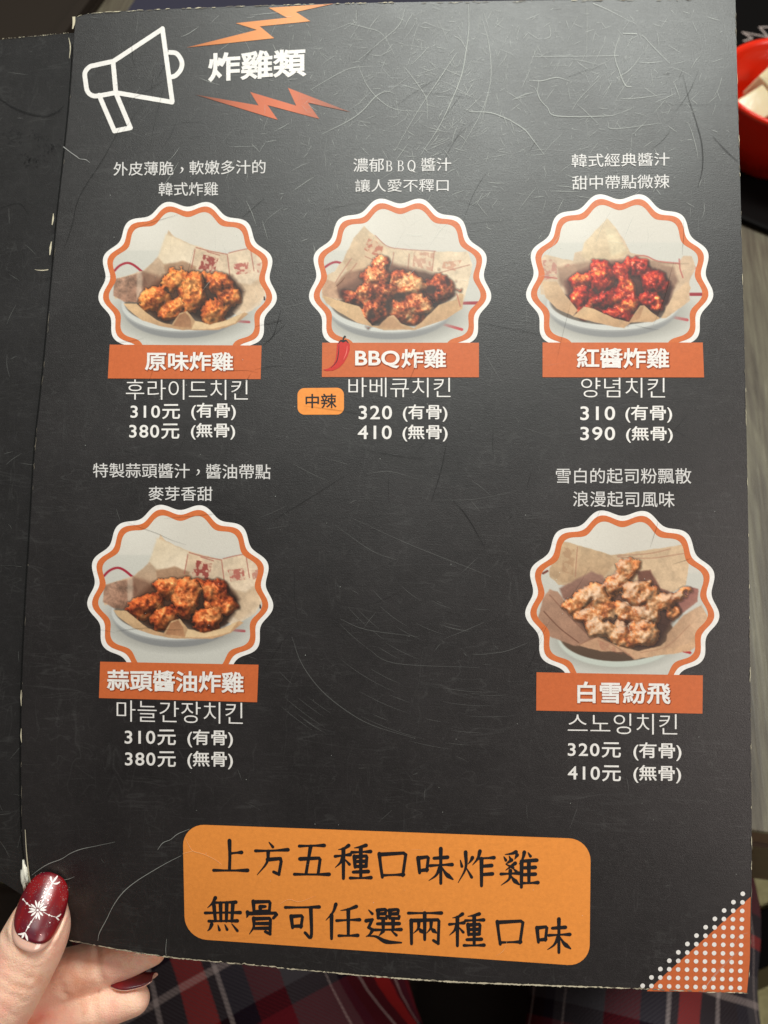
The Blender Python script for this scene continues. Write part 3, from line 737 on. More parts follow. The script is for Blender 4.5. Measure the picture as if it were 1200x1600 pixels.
# ---- description lines
def desc(s, q): return text('description', s, q, MGREY, menu, 0.004)
desc('外皮薄脆', (177.5,271,253.5,275,252,274)); desc('軟嫩多汁的', (296,415,251.5,273.5,250,271.5))
desc('韓式炸雞', (248,341,285.5,306.5,284.5,306))
desc('濃郁', (552,600,247.5,269,247,269)); desc('醬汁', (658,705,247,268,246.5,267.5))
desc('讓人愛不釋口', (555,701,280.5,300.5,279.5,299.5))
desc('韓式經典醬汁', (893,1046,241,262,238.5,259)); desc('甜中帶點微辣', (894,1046,275,297,272.5,294.5))
desc('特製蒜頭醬汁', (145.5,296.5,723.5,746,724.5,747.5)); desc('醬油帶點', (322,423,725,748,725.5,749))
desc('麥芽香甜', (232,332,760,782,760.5,783))
desc('雪白的起司粉飄散', (868.5,1080,731.5,755.5,731.5,756)); desc('浪漫起司風味', (895,1054,767,792,768,793))
S = Strips()
S.add([(283,262),(285.5,264),(284.5,268),(281,271)], [2.4,3.0,1.8,0.4]); S.add([(308.5,734),(311,736),(310,740),(306.5,743)], [2.4,3.0,1.8,0.4])
S.build('comma_marks', MGREY, menu, kind='stuff')
def serifB(x, y, w, h, S):
    S.add([(x+w*.22, y), (x+w*.22, y+h)], 1.9, smooth=False); S.add([(x, y+.4), (x+w*.5, y+.4)], .8, smooth=False); S.add([(x, y+h-.4), (x+w*.5, y+h-.4)], .8, smooth=False)
    S.add([(x+w*.45, y+.4), (x+w*.8, y+h*.06), (x+w*.9, y+h*.24), (x+w*.75, y+h*.43), (x+w*.3, y+h*.47)], [.8,1.1,2.0,1.1,.8])
    S.add([(x+w*.3, y+h*.47), (x+w*.82, y+h*.52), (x+w*1.0, y+h*.74), (x+w*.82, y+h*.95), (x+w*.45, y+h-.4)], [.8,1.1,2.1,1.1,.8])
S = Strips(); serifB(603, 251.5, 9, 16.5, S); serifB(621, 251.3, 9, 16.5, S)
a = np.linspace(0, 2*math.pi, 19); S.add(list(zip(643+5.2*np.cos(a), 259.2+8*np.sin(a))), list(1.3+0.8*np.abs(np.cos(a)))); S.add([(642,264),(646,268),(649,269.5)], [.8,1.8,.8])
S.build('description', MGREY, menu, 'serif letters B B Q in the middle description')

# ---- korean names, prices
def kor(s, q): return text('korean_name', s, q, MWHITE, menu, -0.008)
kor('후라이드치킨', (197,387.5,593.2,624.5,593.5,625)); kor('바베큐치킨', (544.5,704,590.2,620.5,590.5,621)); kor('양념치킨', (908,1039,590.3,621,590.6,621.7))
kor('마늘간장치킨', (182.5,379.5,1094,1127,1098,1131.5)); kor('스노잉치킨', (887,1058,1114,1146,1116,1148))
def price(a, qa, b, qb):
    text('price', a, qa, MWHITE, menu, 0.013); text('price_note', b, qb, MWHITE, menu, 0.014)
price('310元', (204,281.5,632,655,631.5,655), '(有骨)', (299,368.5,629.5,656.5,629.5,656.5))
price('380元', (202,280.5,662,686,662,686), '(無骨)', (298.5,367.5,661,687,661,687))
price('320', (560.5,612.5,634,655.5,634,655.5), '(有骨)', (629.5,699,632,659,632,659))
price('410', (559,612,665,686.5,665,686.5), '(無骨)', (629,699.3,663.5,690,663.5,690))
price('310', (906.5,961,635,656.8,635,656.8), '(有骨)', (977,1050,633,660.5,633,660.5))
price('390', (906.5,961,667,688.3,667,688.3), '(無骨)', (978,1051,666,692,666,692))
price('310元', (195,275,1139.5,1164,1140,1164.5), '(有骨)', (293,364,1139.5,1167.5,1140.5,1168.5))
price('380元', (195.5,275,1173.5,1198,1174,1198.5), '(無骨)', (293,364,1173,1201,1174,1202))
price('320元', (887,970,1159,1183,1160,1184), '(有骨)', (989.5,1064.5,1159.5,1188,1160.5,1189))
price('410元', (887,970,1195,1220,1196,1221), '(無骨)', (989.5,1064,1195,1223,1196,1224))

def rrect(q, r, n=8):
    q = [np.array(p, float) for p in q]; out = []
    for i in range(4):
        p, a, b = q[i], q[i-1], q[(i+1) % 4]
        da = (a-p)/np.linalg.norm(a-p); db = (b-p)/np.linalg.norm(b-p)
        s = p+da*r; e = p+db*r; c = s+db*r
        for k in range(n+1):
            t = k/n*math.pi/2; out.append(c-db*r*math.cos(t)-da*r*math.sin(t))
        nxt = q[(i+1) % 4]; e2 = nxt-db*r
        for k in range(1, 16): out.append(e+(e2-e)*k/16)
    return out
# medium spicy badge
bd = fan('spice_badge', rrect([(464.8,606.5),(537.3,605.8),(537.6,647.8),(465,648)], 11), MPANEL, menu, 6e-5); tag(bd, 'small amber badge with two dark characters')
text('lettering', '中辣', (477.5,526,615.5,638,615,638), MBLACKINK, bd, 0.012)

# ---- the amber panel with brush lettering
panel = fan('amber_panel', rrect([(285.5,1287.5),(923,1311),(921,1510),(289,1466)], 34), MPANEL, menu, 6e-5, 8); tag(panel, 'large amber rounded panel with black brush lettering')
BR_ = {
'上': 'v 48,8 49,50 48,86;h 50,42 62,40 80,38;h 6,88 50,87 96,85',
'方': 'd 44,4 54,16;h 8,28 50,26 94,22;p 42,28 38,58 12,92;v 40,50 74,46 76,54 70,88 56,82',
'五': 'h 18,14 50,12 84,10;v 48,14 42,50 36,86;v 20,48 70,44 73,48 68,86;h 5,89 50,88 97,86',
'種': 'p 40,6 28,14 12,18;h 4,36 24,33 44,30;v 26,16 26,94;p 25,36 18,52 4,66;d 29,42 42,56;p 86,4 70,9 54,12;h 48,24 72,22 98,20;v 55,34 57,63;v 56,36 86,32 88,36 86,60;h 57,48 86,46;h 57,61 86,59;v 72,12 72,90;h 52,76 92,73;h 44,92 72,91 99,89',
'口': 'v 16,22 19,50 24,84;v 18,24 80,18 86,22 78,78;h 24,79 50,77 80,75',
'味': 'v 8,30 12,70;v 8,31 32,27 35,30 31,64;h 12,64 32,61;h 50,30 86,26;h 40,50 70,47 98,45;v 68,4 68,50 68,96;p 67,50 56,74 36,90;n 69,50 82,70 100,84',
'炸': 'd 10,30 14,46;p 42,22 38,30 30,40;p 24,8 24,50 4,90;d 26,50 40,74;p 62,4 56,24 42,42;h 56,24 78,22 99,20;v 66,24 66,96;h 68,44 93,41;h 68,66 95,63',
'雞': 'p 42,4 30,9 12,12;d 10,18 15,27;d 24,16 28,25;p 45,12 38,24;p 30,26 14,38;d 16,38 34,46;p 40,34 14,54;d 34,48 43,56;h 2,64 26,62 50,60;p 27,54 24,76 2,94;n 28,66 36,78 50,90;p 64,4 60,20 50,36;v 57,28 56,97;d 74,5 80,14;h 57,28 97,24;h 57,46 93,43;h 57,64 93,61;h 56,86 78,85 100,83;v 76,28 76,84',
'無': 'p 30,3 22,18 8,32;h 26,17 52,15 86,13;h 2,46 50,43 98,41;v 26,24 30,66;v 44,17 45,66;v 61,16 60,66;v 78,15 75,66;h 12,68 50,66 90,64;p 20,76 15,88 8,95;d 37,78 41,91;d 56,76 62,89;d 75,73 90,91',
'骨': 'v 27,6 29,34;v 28,8 70,5 73,9 71,32;v 46,20 46,33;v 47,20 60,19;h 29,34 70,32;p 11,36 11,46 8,52;v 12,40 88,36 91,40 82,50;p 28,52 28,76 16,97;v 28,54 71,51 74,55 73,94 60,88;h 30,67 72,65;h 30,80 72,78',
'可': 'h 4,15 50,13 97,10;v 20,38 24,70;v 20,39 48,36 51,40 47,68;h 24,66 48,64;v 74,13 75,92 58,82',
'任': 'p 34,2 26,24 6,48;v 22,32 22,97;p 90,6 70,14 46,19;h 36,47 66,44 99,42;v 68,16 68,86;h 42,88 66,87 94,85',
'選': 'd 10,8 20,18;v 3,38 20,34 10,56 21,62;p 21,62 14,74 3,82;n 4,80 30,80 58,93 100,94;v 34,8 56,5 55,17;h 36,18 55,16;v 36,8 36,29 58,29 60,23;v 66,7 90,4 89,16;h 68,17 89,15;v 68,7 68,28 92,28 94,22;h 34,45 94,42;v 50,34 50,60;v 77,32 77,60;h 27,62 62,60 99,58;p 50,64 38,78;d 72,62 86,74',
'兩': 'h 5,11 50,9 96,7;v 13,30 14,95;v 14,31 86,26 89,30 87,91 74,83;v 50,9 50,82;p 34,34 32,52 19,66;n 33,48 38,56 46,64;p 68,32 66,50 55,64;n 67,46 72,54 82,62'}
WD = {'h': [8.5,5.6,5.8,10.5], 'v': [11,8.6,8.2,8.2], 'p': [10.5,8.0,5.2,1.6], 'n': [2.6,6.8,12.5,4.5], 'd': [3,11,8.0]}
def brush(ch, cx, cy, size, slope, parent):
    S = Strips()
    for st in BR_[ch].split(';'):
        k, *ps = st.split(' '); P = np.array([[float(a) for a in p.split(',')] for p in ps])
        P = (P-50)/100*size; X = cx+P[:, 0]; Y = cy+P[:, 1]+slope*P[:, 0]
        w = np.array(WD[k])*size/100*1.02
        corner = k == 'v' and len(P) > 3
        if corner:
            Q = []
            for i, p in enumerate(zip(X, Y)):
                Q.append(p)
            S.add(dense(Q), w, lift=1.1e-4, smooth=False)
            for p in Q[1:-1]: S.dot(p, w[1]/2*1.05, lift=1.1e-4, n=10)
        else: S.add(list(zip(X, Y)), w, lift=1.1e-4)
        S.dot((X[0], Y[0]), w[0]/2*0.96, lift=1.1e-4, n=10)
        if k in 'hvn': S.dot((X[-1], Y[-1]), w[-1]/2*0.96, lift=1.1e-4, n=10)
        if k == 'd': S.dot((X[-1], Y[-1]), w[-1]/2, lift=1.1e-4, n=10)
    return S.build('brush_character', MBLACKINK, parent)
def dense(Q):
    out = []
    for a, b in zip(Q[:-1], Q[1:]):
        a = np.array(a); b = np.array(b)
        for k in range(4): out.append(a+(b-a)*k/4)
    out.append(np.array(Q[-1])); return out
z8 = lambda x, y: (270+x/1.791, 1270+y/1.791)
for ch, x, y in zip('上方五種口味炸雞', (161,276,388,503,614,731,847,969), (122,131,132,138,145,148,155,158)): brush(ch, *z8(x, y), 59, 0.035, panel)
for ch, x, y in zip('無骨可任選兩種口味', (140,249,362,473,589,705,821,943,1062), (286,293,302,305,316,322,328,334,343)): brush(ch, *z8(x, y), 57, 0.04, panel)

# ---- corner triangle with dots
tri = poly2d('corner_triangle', [(1010.5,1548.5),(1172.8,1401),(1171.5,1500),(1167,1551)], MORANGE, menu, 6e-5, 'orange triangle with white dots in the lower right corner')
S = Strips()
for i in range(12):
    for j in range(i+1):
        x = 220+68.9*i+2.2*j*i/11; y = 900+1.6*i-66.9*j
        S.dot((960+x/5, 1360+y/5), 3.6, n=16)
S.build('dot_pattern', MWHITE, tri, kind='stuff')

# ---- printed food pictures, painted point by point on a fine mesh
def vnoise(shape, cell, seed, octaves=4, pers=0.55):
    r = np.random.RandomState(seed); out = np.zeros(shape); amp = 1; tot = 0
    for o in range(octaves):
        c = max(cell/(2**o), 1.2); h, w = int(shape[0]/c)+3, int(shape[1]/c)+3
        g = r.rand(h, w); ys = np.arange(shape[0])/c; xs = np.arange(shape[1])/c
        y0 = ys.astype(int); x0 = xs.astype(int); fy = (ys-y0)[:, None]; fx = (xs-x0)[None]
        fy = fy*fy*(3-2*fy); fx = fx*fx*(3-2*fx)
        v = g[y0][:, x0]*(1-fy)*(1-fx)+g[y0+1][:, x0]*fy*(1-fx)+g[y0][:, x0+1]*(1-fy)*fx+g[y0+1][:, x0+1]*fy*fx
        out += v*amp; tot += amp; amp *= pers
    return out/tot
def blur(a, n):
    for _ in range(2):
        for ax in (0, 1):
            k = np.ones(2*n+1)/(2*n+1); a = np.apply_along_axis(lambda m: np.convolve(np.pad(m, n, 'edge'), k, 'valid'), ax, a)
    return a
class Paint:
    """canvas in zoomed-crop units; step = units per sample"""
    def __init__(s, w, h, step, seed):
        s.nx, s.ny = int(w/step)+1, int(h/step)+1; s.X, s.Y = np.meshgrid(np.arange(s.nx)*step, np.arange(s.ny)*step)
        s.I = np.zeros((s.ny, s.nx, 3)); s.seed = seed; s.step = step
        s.N1 = vnoise((s.ny, s.nx), 60/step, seed); s.N2 = vnoise((s.ny, s.nx), 16/step, seed+1, 3); s.N3 = vnoise((s.ny, s.nx), 5/step*1.2, seed+2, 2)
        s.WX = (vnoise((s.ny, s.nx), 40/step, seed+3)-.5); s.WY = (vnoise((s.ny, s.nx), 40/step, seed+4)-.5)
    def put(s, m, c):
        m = m[..., None]; s.I = s.I*(1-m)+np.asarray(c, float)*m
    def pmask(s, pts, soft=5, warp=10):
        P = np.array(pts, float); X = s.X+s.WX*warp; Y = s.Y+s.WY*warp
        ins = np.zeros(X.shape, bool); D = np.full(X.shape, 1e9)
        for a, b in zip(P, np.roll(P, -1, 0)):
            c = ((a[1] > Y) != (b[1] > Y)) & (X < (b[0]-a[0])*(Y-a[1])/(b[1]-a[1]+1e-9)+a[0]); ins ^= c
            ab = b-a; t = np.clip(((X-a[0])*ab[0]+(Y-a[1])*ab[1])/(ab@ab+1e-9), 0, 1)
            D = np.minimum(D, np.hypot(X-a[0]-t*ab[0], Y-a[1]-t*ab[1]))
        sd = np.where(ins, D, -D); return np.clip(sd/soft+0.5, 0, 1)
    def poly(s, pts, c0, c1=None, ax=(0, 0, 0, 1), soft=5, warp=10, tex=0.05, alpha=1.0):
        m = s.pmask(pts, soft, warp)*alpha; c0 = np.array(c0, float); c1 = c0 if c1 is None else np.array(c1, float)
        x0, y0, x1, y1 = ax
        if c1 is c0: t = np.zeros(s.X.shape)
        else:
            dx, dy = x1-x0, y1-y0; t = np.clip(((s.X-x0)*dx+(s.Y-y0)*dy)/(dx*dx+dy*dy+1e-9), 0, 1)
        col = c0*(1-t[..., None])+c1*t[..., None]; col = col*(1+tex*(2.4*(s.N2-.5)+4.5*(s.N1-.5)+1.2*(s.N3-.5)))[..., None]
        s.put(m, col)
    def line(s, pts, w, c, soft=4, alpha=1.0):
        P = smooth_poly(pts, 6); D = np.full(s.X.shape, 1e9)
        for a, b in zip(P[:-1], P[1:]):
            ab = b-a; t = np.clip(((s.X-a[0])*ab[0]+(s.Y-a[1])*ab[1])/(ab@ab+1e-9), 0, 1)
            D = np.minimum(D, np.hypot(s.X-a[0]-t*ab[0], s.Y-a[1]-t*ab[1]))
        s.put(np.clip((w/2-D)/soft+.5, 0, 1)*alpha, c)
    def ell(s, cx, cy, rx, ry, c0, c1=None, soft=6, alpha=1.0):
        r = np.hypot((s.X-cx)/rx, (s.Y-cy)/ry); m = np.clip((1-r)*min(rx, ry)/soft+.5, 0, 1)*alpha
        t = np.clip((s.Y-(cy-ry))/(2*ry), 0, 1)[..., None]; c0 = np.array(c0, float); c1 = c0 if c1 is None else np.array(c1, float)
        s.put(m, c0*(1-t)+c1*t)
    def print_text_block(s, pts, c, alpha, seed):
        r = vnoise((s.ny, s.nx), 9/s.step*2, seed, 2); m = s.pmask(pts, 4, 8)*alpha*np.clip((r-.38)*6, 0.15, 1); s.put(m, c)
    def chicken(s, pieces, pal, rough=1.0, spec=0.6, glaze=0.0, powder=0.0):
        """lumpy battered pieces: a height field, lit from the upper left as in the printed photograph"""
        Z = np.full(s.X.shape, -1e3); A = np.zeros(s.I.shape); ID = np.zeros(s.X.shape)
        lump = vnoise(s.X.shape, 50/s.step, s.seed+9, 3, 0.55); lump2 = vnoise(s.X.shape, 17/s.step, s.seed+10, 3, 0.55)
        pieces = list(pieces); fr = np.random.RandomState(s.seed+77); extra = []
        for i_ in range(len(pieces)):
            for j_ in range(i_):
                p, q = pieces[i_], pieces[j_]
                if math.hypot(p[0]-q[0], p[1]-q[1]) < 190 and fr.rand() < .55:
                    extra.append(((p[0]+q[0])/2+fr.normal(0, 12), (p[1]+q[1])/2+fr.normal(0, 10), fr.uniform(42, 60), fr.uniform(32, 46), fr.uniform(-40, 40), min(p[5], q[5])-fr.uniform(6, 24), -.12+fr.normal(0, .08)))
        pieces = extra+pieces
        for i, (cx, cy, rx, ry, an, zz, tone) in enumerate(pieces):
            a = math.radians(an); dx = s.X-cx+s.WX*44; dy = s.Y-cy+s.WY*44
            u = (dx*math.cos(a)+dy*math.sin(a))/rx; v = (-dx*math.sin(a)+dy*math.cos(a))/ry
            r2 = (u*u+v*v)**0.5*0.93*(1+0.6*(lump-.5)*rough+0.30*(lump2-.5)*rough); r2 = r2**2.4
            R = min(rx, ry); h = zz+R*np.sqrt(np.clip(1-r2, 0, 1))*0.9+(lump-.5)*R*0.75*rough+(lump2-.5)*16*rough
            m = (r2 < 1) & (h > Z); Z = np.where(m, h, Z)
            t = np.clip(0.5+tone+(s.N1-.5)*1.5+(lump2-.5)*.8+0.25*np.sqrt(np.clip(1-r2, 0, 1))-.12, 0, 1)
            col = np.stack([np.interp(t, np.linspace(0, 1, len(pal)), [p[k] for p in pal]) for k in range(3)], -1)
            A = np.where(m[..., None], col, A)
        M = Z > -900; Zf = np.where(M, Z, -25.); Zs = blur(Zf, 1)
        gy, gx = np.gradient(Zs, s.step); nl = 1/np.sqrt(gx**2+gy**2+1)
        L = np.array([-.42, -.55, .72]); L /= np.linalg.norm(L)
        dif = np.clip((-gx*L[0]-gy*L[1]+L[2])*nl, 0, 1)
        Hh = L+np.array([0, 0, 1.]); Hh /= np.linalg.norm(Hh); sp = np.clip((-gx*Hh[0]-gy*Hh[1]+Hh[2])*nl, 0, 1)**26
        ao = np.clip(1+(Zf-blur(Zf, int(22/s.step)))/70, 0.28, 1.12)*np.clip(1+(Zf-blur(Zf, int(7/s.step)))/34, 0.5, 1.15)
        col = A*(0.34+0.80*dif)[..., None]*ao[..., None]
        if powder:
            pw = np.clip((dif-.62)*2.8+(lump-.5)*3.0+(s.N3-.5)*1.4, 0, 1)[..., None]*powder; col = col*(1-pw)+np.array((226, 200, 176.))*pw*(0.45+.62*dif)[..., None]
        spm = sp*np.clip((s.N2-.42)*4, 0, 1)*spec; col = col+spm[..., None]*np.array((255, 215, 175.))*0.7
        if glaze: col = col+np.clip((lump2-.66)*5, 0, 1)[..., None]*glaze*np.array((90, 40, 20.))
        s.put(blur(M.astype(float), 1), np.clip(col, 0, 255))

def picture(P, tf, cx, cy, R, parent):
    """turn the painted canvas into the printed disc; tf maps canvas units to measured positions"""
    I = P.I*(1+0.035*(np.random.RandomState(P.seed).rand(*P.X.shape)-.5))[..., None]
    if P.fade: I = I*(1-P.fade)+np.array((214, 208, 196.))*P.fade
    I = np.clip(I*P.gain, 0, 255)
    x, y = tf(P.X, P.Y); th_ = np.arctan2(-(y-cy), x-cx); rr = np.hypot(x-cx, y-cy)
    keep = rr < R*0.915*scal(th_)
    kf = keep[:-1, :-1] & keep[1:, :-1] & keep[:-1, 1:] & keep[1:, 1:]
    idx = -np.ones(P.X.shape, int); used = np.zeros(P.X.shape, bool)
    used[:-1, :-1] |= kf; used[1:, :-1] |= kf; used[:-1, 1:] |= kf; used[1:, 1:] |= kf
    idx[used] = np.arange(used.sum())
    V = page(x[used], y[used], 5e-5); j, i = np.nonzero(kf)
    F = np.stack([idx[j, i], idx[j+1, i], idx[j+1, i+1], idx[j, i+1]], 1)
    me = bpy.data.meshes.new('food_picture'); me.vertices.add(len(V)); me.vertices.foreach_set('co', V.ravel())
    me.loops.add(F.size); me.loops.foreach_set('vertex_index', F.ravel()); me.polygons.add(len(F)); me.polygons.foreach_set('loop_start', np.arange(len(F))*4)
    try: me.polygons.foreach_set('loop_total', np.full(len(F), 4))
    except Exception: pass
    me.update(); me.validate()
    at = me.color_attributes.new('print', 'FLOAT_COLOR', 'POINT'); col = np.ones((len(V), 4)); col[:, :3] = lin(I[used]); at.data.foreach_set('color', col.ravel())
    me.materials.append(MPIC); o = bpy.data.objects.new('food_picture', me); link(o, parent); return o
def scal(t): return 0.9605+0.0395*np.cos(13*(t-math.pi/2)+math.pi)
M_ = Mat('printed_photo', (1,1,1), LAM_R); at = M_.n('ShaderNodeAttribute', attribute_name='print'); M_.l(at.outputs['Color'], M_.b.inputs['Base Color'])
M_.bump(M_.noise(M_.coord(), 2600, 3, 0.7), 0.25, 0.0001); MPIC = M_.m

def medallion(cx, cy, R, painter, tf, lab, s, q, desc_, tilt=0.0):
    a = np.linspace(0, 2*math.pi, 313)[:-1]; r = R*scal(a)
    st = lambda f: np.stack([cx+r*f*np.cos(a), cy-r*f*np.sin(a)*0.985+tilt*r*f*np.cos(a)], 1)
    off = lambda d: np.stack([cx+(r-d)*np.cos(a), cy-(r-d)*np.sin(a)*0.985+tilt*(r-d)*np.cos(a)], 1)
    m = fan('medallion', st(1.0), MWHITE, menu, 3e-5, 8, (cx, cy)); tag(m, desc_)
    picture(painter, tf, cx, cy, R, m)
    ring('orange_ring', off(R*0.052), off(R*0.118), MRING, m, 7e-5)
    b = quadpatch('name_banner', lab, MORANGE, menu, 9e-5)
    label_text(s, q, b)
    return m, b

FRIED = [(84,34,18),(142,66,32),(186,92,44),(210,118,56),(222,146,80)]
BBQ = [(52,16,12),(104,36,22),(160,66,36),(196,104,58),(224,164,110)]
REDS = [(52,8,10),(112,14,14),(160,28,20),(196,58,32),(226,124,60)]
SNOW = [(110,56,34),(170,92,54),(206,120,66),(216,140,84),(226,170,122)]
def base_scene(w, h, step, seed, horizon=330):
    P = Paint(w, h, step, seed); P.fade = 0.0; P.gain = 0.97
    t = np.clip(P.Y/h, 0, 1)[..., None]
    P.I[:] = np.array((214,207,195.))*(1-t)+np.array((206,203,195.))*t
    P.put(np.clip(1-np.hypot(P.X-300, P.Y-160)/330, 0, 1)*.5, (238,234,224))
    P.put(np.clip((P.Y-horizon)/14, 0, 1)*.5, (198,197,188)); return P
def pan(P, cx, cy, rx, ry):
    P.ell(cx+20, cy+35, rx*1.08, ry*1.06, (168,166,158), (150,148,142), 60, .8)
    P.ell(cx, cy+26, rx*0.95, ry*1.0, (172,172,168), (136,136,136), 8)
    P.ell(cx, cy-4, rx, ry*0.97, (196,196,192), (160,160,158), 5); P.ell(cx, cy-10, rx*.985, ry*.95, (200,200,196), (206,206,200), 4)
    P.ell(cx+10, cy-26, rx*.96, ry*.86, (120,106,94), (96,84,74), 6)
def paint1(seed=21, pal=None):
    P = base_scene(1200, 1010, 4.6, seed)
    P.line([(108,482),(150,438),(200,418),(245,432),(305,480)], 15, (164,38,56)); P.line([(920,795),(990,800)], 16, (178,52,60))
    pan(P, 555, 700, 395, 178)
    tan = (206,178,146)
    P.poly([(470,205),(500,245),(620,300),(740,335),(850,358),(930,335),(1000,318),(1100,400),(1130,560),(1060,690),(930,770),(820,700),(500,620),(300,640),(120,650),(118,525),(300,470),(400,385),(440,290)], (206,178,146), (222,200,174), (400,300,1000,600))
    P.poly([(450,230),(640,310),(620,440),(440,420),(400,380)], (222,202,172), (230,212,186), (450,250,560,420), 14, tex=.03)
    P.poly([(400,380),(300,480),(310,600),(430,560),(450,440)], (196,168,140), (176,142,116), (400,400,330,600), 10)
    P.poly([(440,430),(560,405),(650,440),(640,500),(450,530)], (172,138,110), (150,112,86), (500,410,520,530), 14)
    P.poly([(118,525),(300,478),(330,560),(270,672),(180,668),(112,630)], (172,134,112), (148,108,88), (120,540,280,660), 8, tex=.16)
    P.poly([(262,480),(300,470),(305,640),(265,660)], (206,182,160), soft=14, alpha=.7)
    P.poly([(300,470),(400,500),(430,560),(300,640)], (122,84,66), soft=24, alpha=.7)
    P.poly([(850,360),(1000,320),(1010,500),(870,520)], (220,198,170), soft=8, alpha=.8)
    P.print_text_block([(695,365),(792,388),(765,485),(662,458)], (150,66,58), .95, seed+5)
    P.print_text_block([(885,425),(985,412),(1000,482),(908,494)], (172,84,74), .8, seed+6)
    P.print_text_block([(1035,425),(1110,405),(1110,470),(1045,480)], (170,92,80), .6, seed+7)
    for l in ([(648,318),(740,342),(850,362)], [(640,330),(618,450)], [(858,354),(920,338),(998,322)], [(1000,330),(1022,470)], [(850,370),(866,500)], [(720,345),(800,368)]): P.line(l, 6, (160,82,72), alpha=.75)
    P.poly([(890,540),(1000,560),(1080,500),(1090,640),(960,740),(900,700)], (196,168,138), (216,190,160), (900,560,1060,700), 16)
    P.poly([(280,655),(330,590),(430,500),(640,470),(880,500),(960,600),(930,690),(870,770),(740,812),(620,760),(540,760),(470,815),(380,775),(310,720)], (112,72,52), (50,32,24), (500,480,600,760), 34)
    P.chicken([(700,508,52,34,10,10,-.15),(520,530,92,66,-15,16,.16),(375,652,100,74,-20,22,.08),(495,722,92,62,-25,30,-.02),(628,600,80,128,8,44,.16),(815,556,92,72,20,22,-.02),(868,640,78,60,15,34,-.05),(762,738,84,80,0,42,.12)], pal or FRIED, 1.0, .45)
    P.poly([(178,680),(262,682),(330,742),(392,788),(440,806),(490,818),(540,742),(590,728),(640,790),(740,815),(850,786),(960,738),(985,748),(905,812),(790,850),(560,852),(420,828),(300,790),(205,716)], (212,176,134), (190,150,112), (400,700,420,850), 5, 6)
    P.poly([(500,825),(535,755),(580,735),(612,780),(620,840)], (158,110,78), (180,132,96), (540,760,600,840), 8)
    P.poly([(640,792),(740,818),(850,788),(950,742),(900,808),(760,842),(620,845)], (222,190,148), soft=6, tex=.03)
    P.line([(1088,640),(1090,656)], 10, (40,20,24))
    return P
def paint2(seed=41):
    P = base_scene(1200, 952, 4.6, seed)
    P.line([(95,462),(140,428),(185,412),(230,422)], 15, (160,44,60)); P.line([(1000,678),(1110,676)], 20, (156,44,54)); P.line([(860,808),(1000,848)], 18, (200,52,56))
    pan(P, 540, 700, 415, 185)
    P.poly([(370,180),(420,230),(520,315),(660,335),(830,345),(1040,345),(1070,430),(1030,600),(1000,700),(880,720),(500,640),(200,660),(95,620),(100,510),(180,470),(240,390),(300,260)], (212,186,154), (224,202,172), (300,250,900,600))
    P.poly([(370,190),(300,260),(235,400),(260,480),(420,450),(500,330)], (216,190,156), (200,168,134), (380,200,300,450), 10)
    P.print_text_block([(400,250),(492,312),(465,388),(370,330)], (178,92,70), .8, seed+5)
    P.print_text_block([(690,345),(820,350),(810,470),(680,440)], (176,110,92), .5, seed+6); P.print_text_block([(880,410),(1000,400),(960,470),(870,450)], (186,110,86), .5, seed+7)
    for l in ([(440,240),(520,310),(640,330),(830,342)], [(822,345),(808,470)], [(375,375),(450,410)], [(560,350),(548,440)], [(660,360),(650,470)], [(285,390),(210,500),(180,550)], [(320,420),(250,510)], [(860,480),(1050,430)]): P.line(l, 6, (164,96,80), alpha=.7)
    P.poly([(250,480),(420,440),(470,520),(330,640),(200,650),(180,560)], (150,108,84), (120,80,64), (260,480,300,640), 20)
    P.poly([(95,510),(180,545),(210,650),(100,640)], (190,150,120), soft=10)
    P.poly([(190,600),(330,520),(470,400),(620,440),(880,500),(960,620),(860,700),(740,790),(650,820),(480,820),(380,790),(350,700),(240,680)], (118,78,62), (46,30,26), (500,440,600,760), 34)
    P.chicken([(480,430,58,66,20,10,.0),(300,640,80,48,20,10,-.25),(600,520,80,60,0,18,.1),(450,520,92,80,-20,26,.05),(860,590,96,88,20,18,-.1),(400,600,80,70,-20,32,.0),(500,600,78,66,10,44,.05),(670,570,92,62,-10,36,.15),(430,730,82,82,10,34,.02),(610,730,76,70,0,42,.08),(720,690,92,72,25,50,.16),(690,770,84,50,-10,30,-.05)], BBQ, 1.2, .45, .35)
    for c in ((412,752,26,32), (800,590,34,30), (600,640,40,30), (530,700,24,50)): P.ell(*c, (44,28,24), soft=14, alpha=.85)
    P.poly([(95,625),(200,660),(340,700),(372,770),(420,822),(480,826),(530,760),(560,756),(610,812),(690,838),(740,800),(850,690),(960,655),(985,612),(1010,620),(1005,712),(900,780),(700,850),(500,852),(330,806),(200,732),(125,680)], (212,174,130), (196,156,116), (400,680,430,850), 5, 6)
    P.poly([(455,835),(520,766),(560,770),(600,822),(640,845)], (186,142,104), soft=8)
    P.line([(968,620),(990,700)], 7, (176,80,64), alpha=.7)
    P.fade = .06; return P
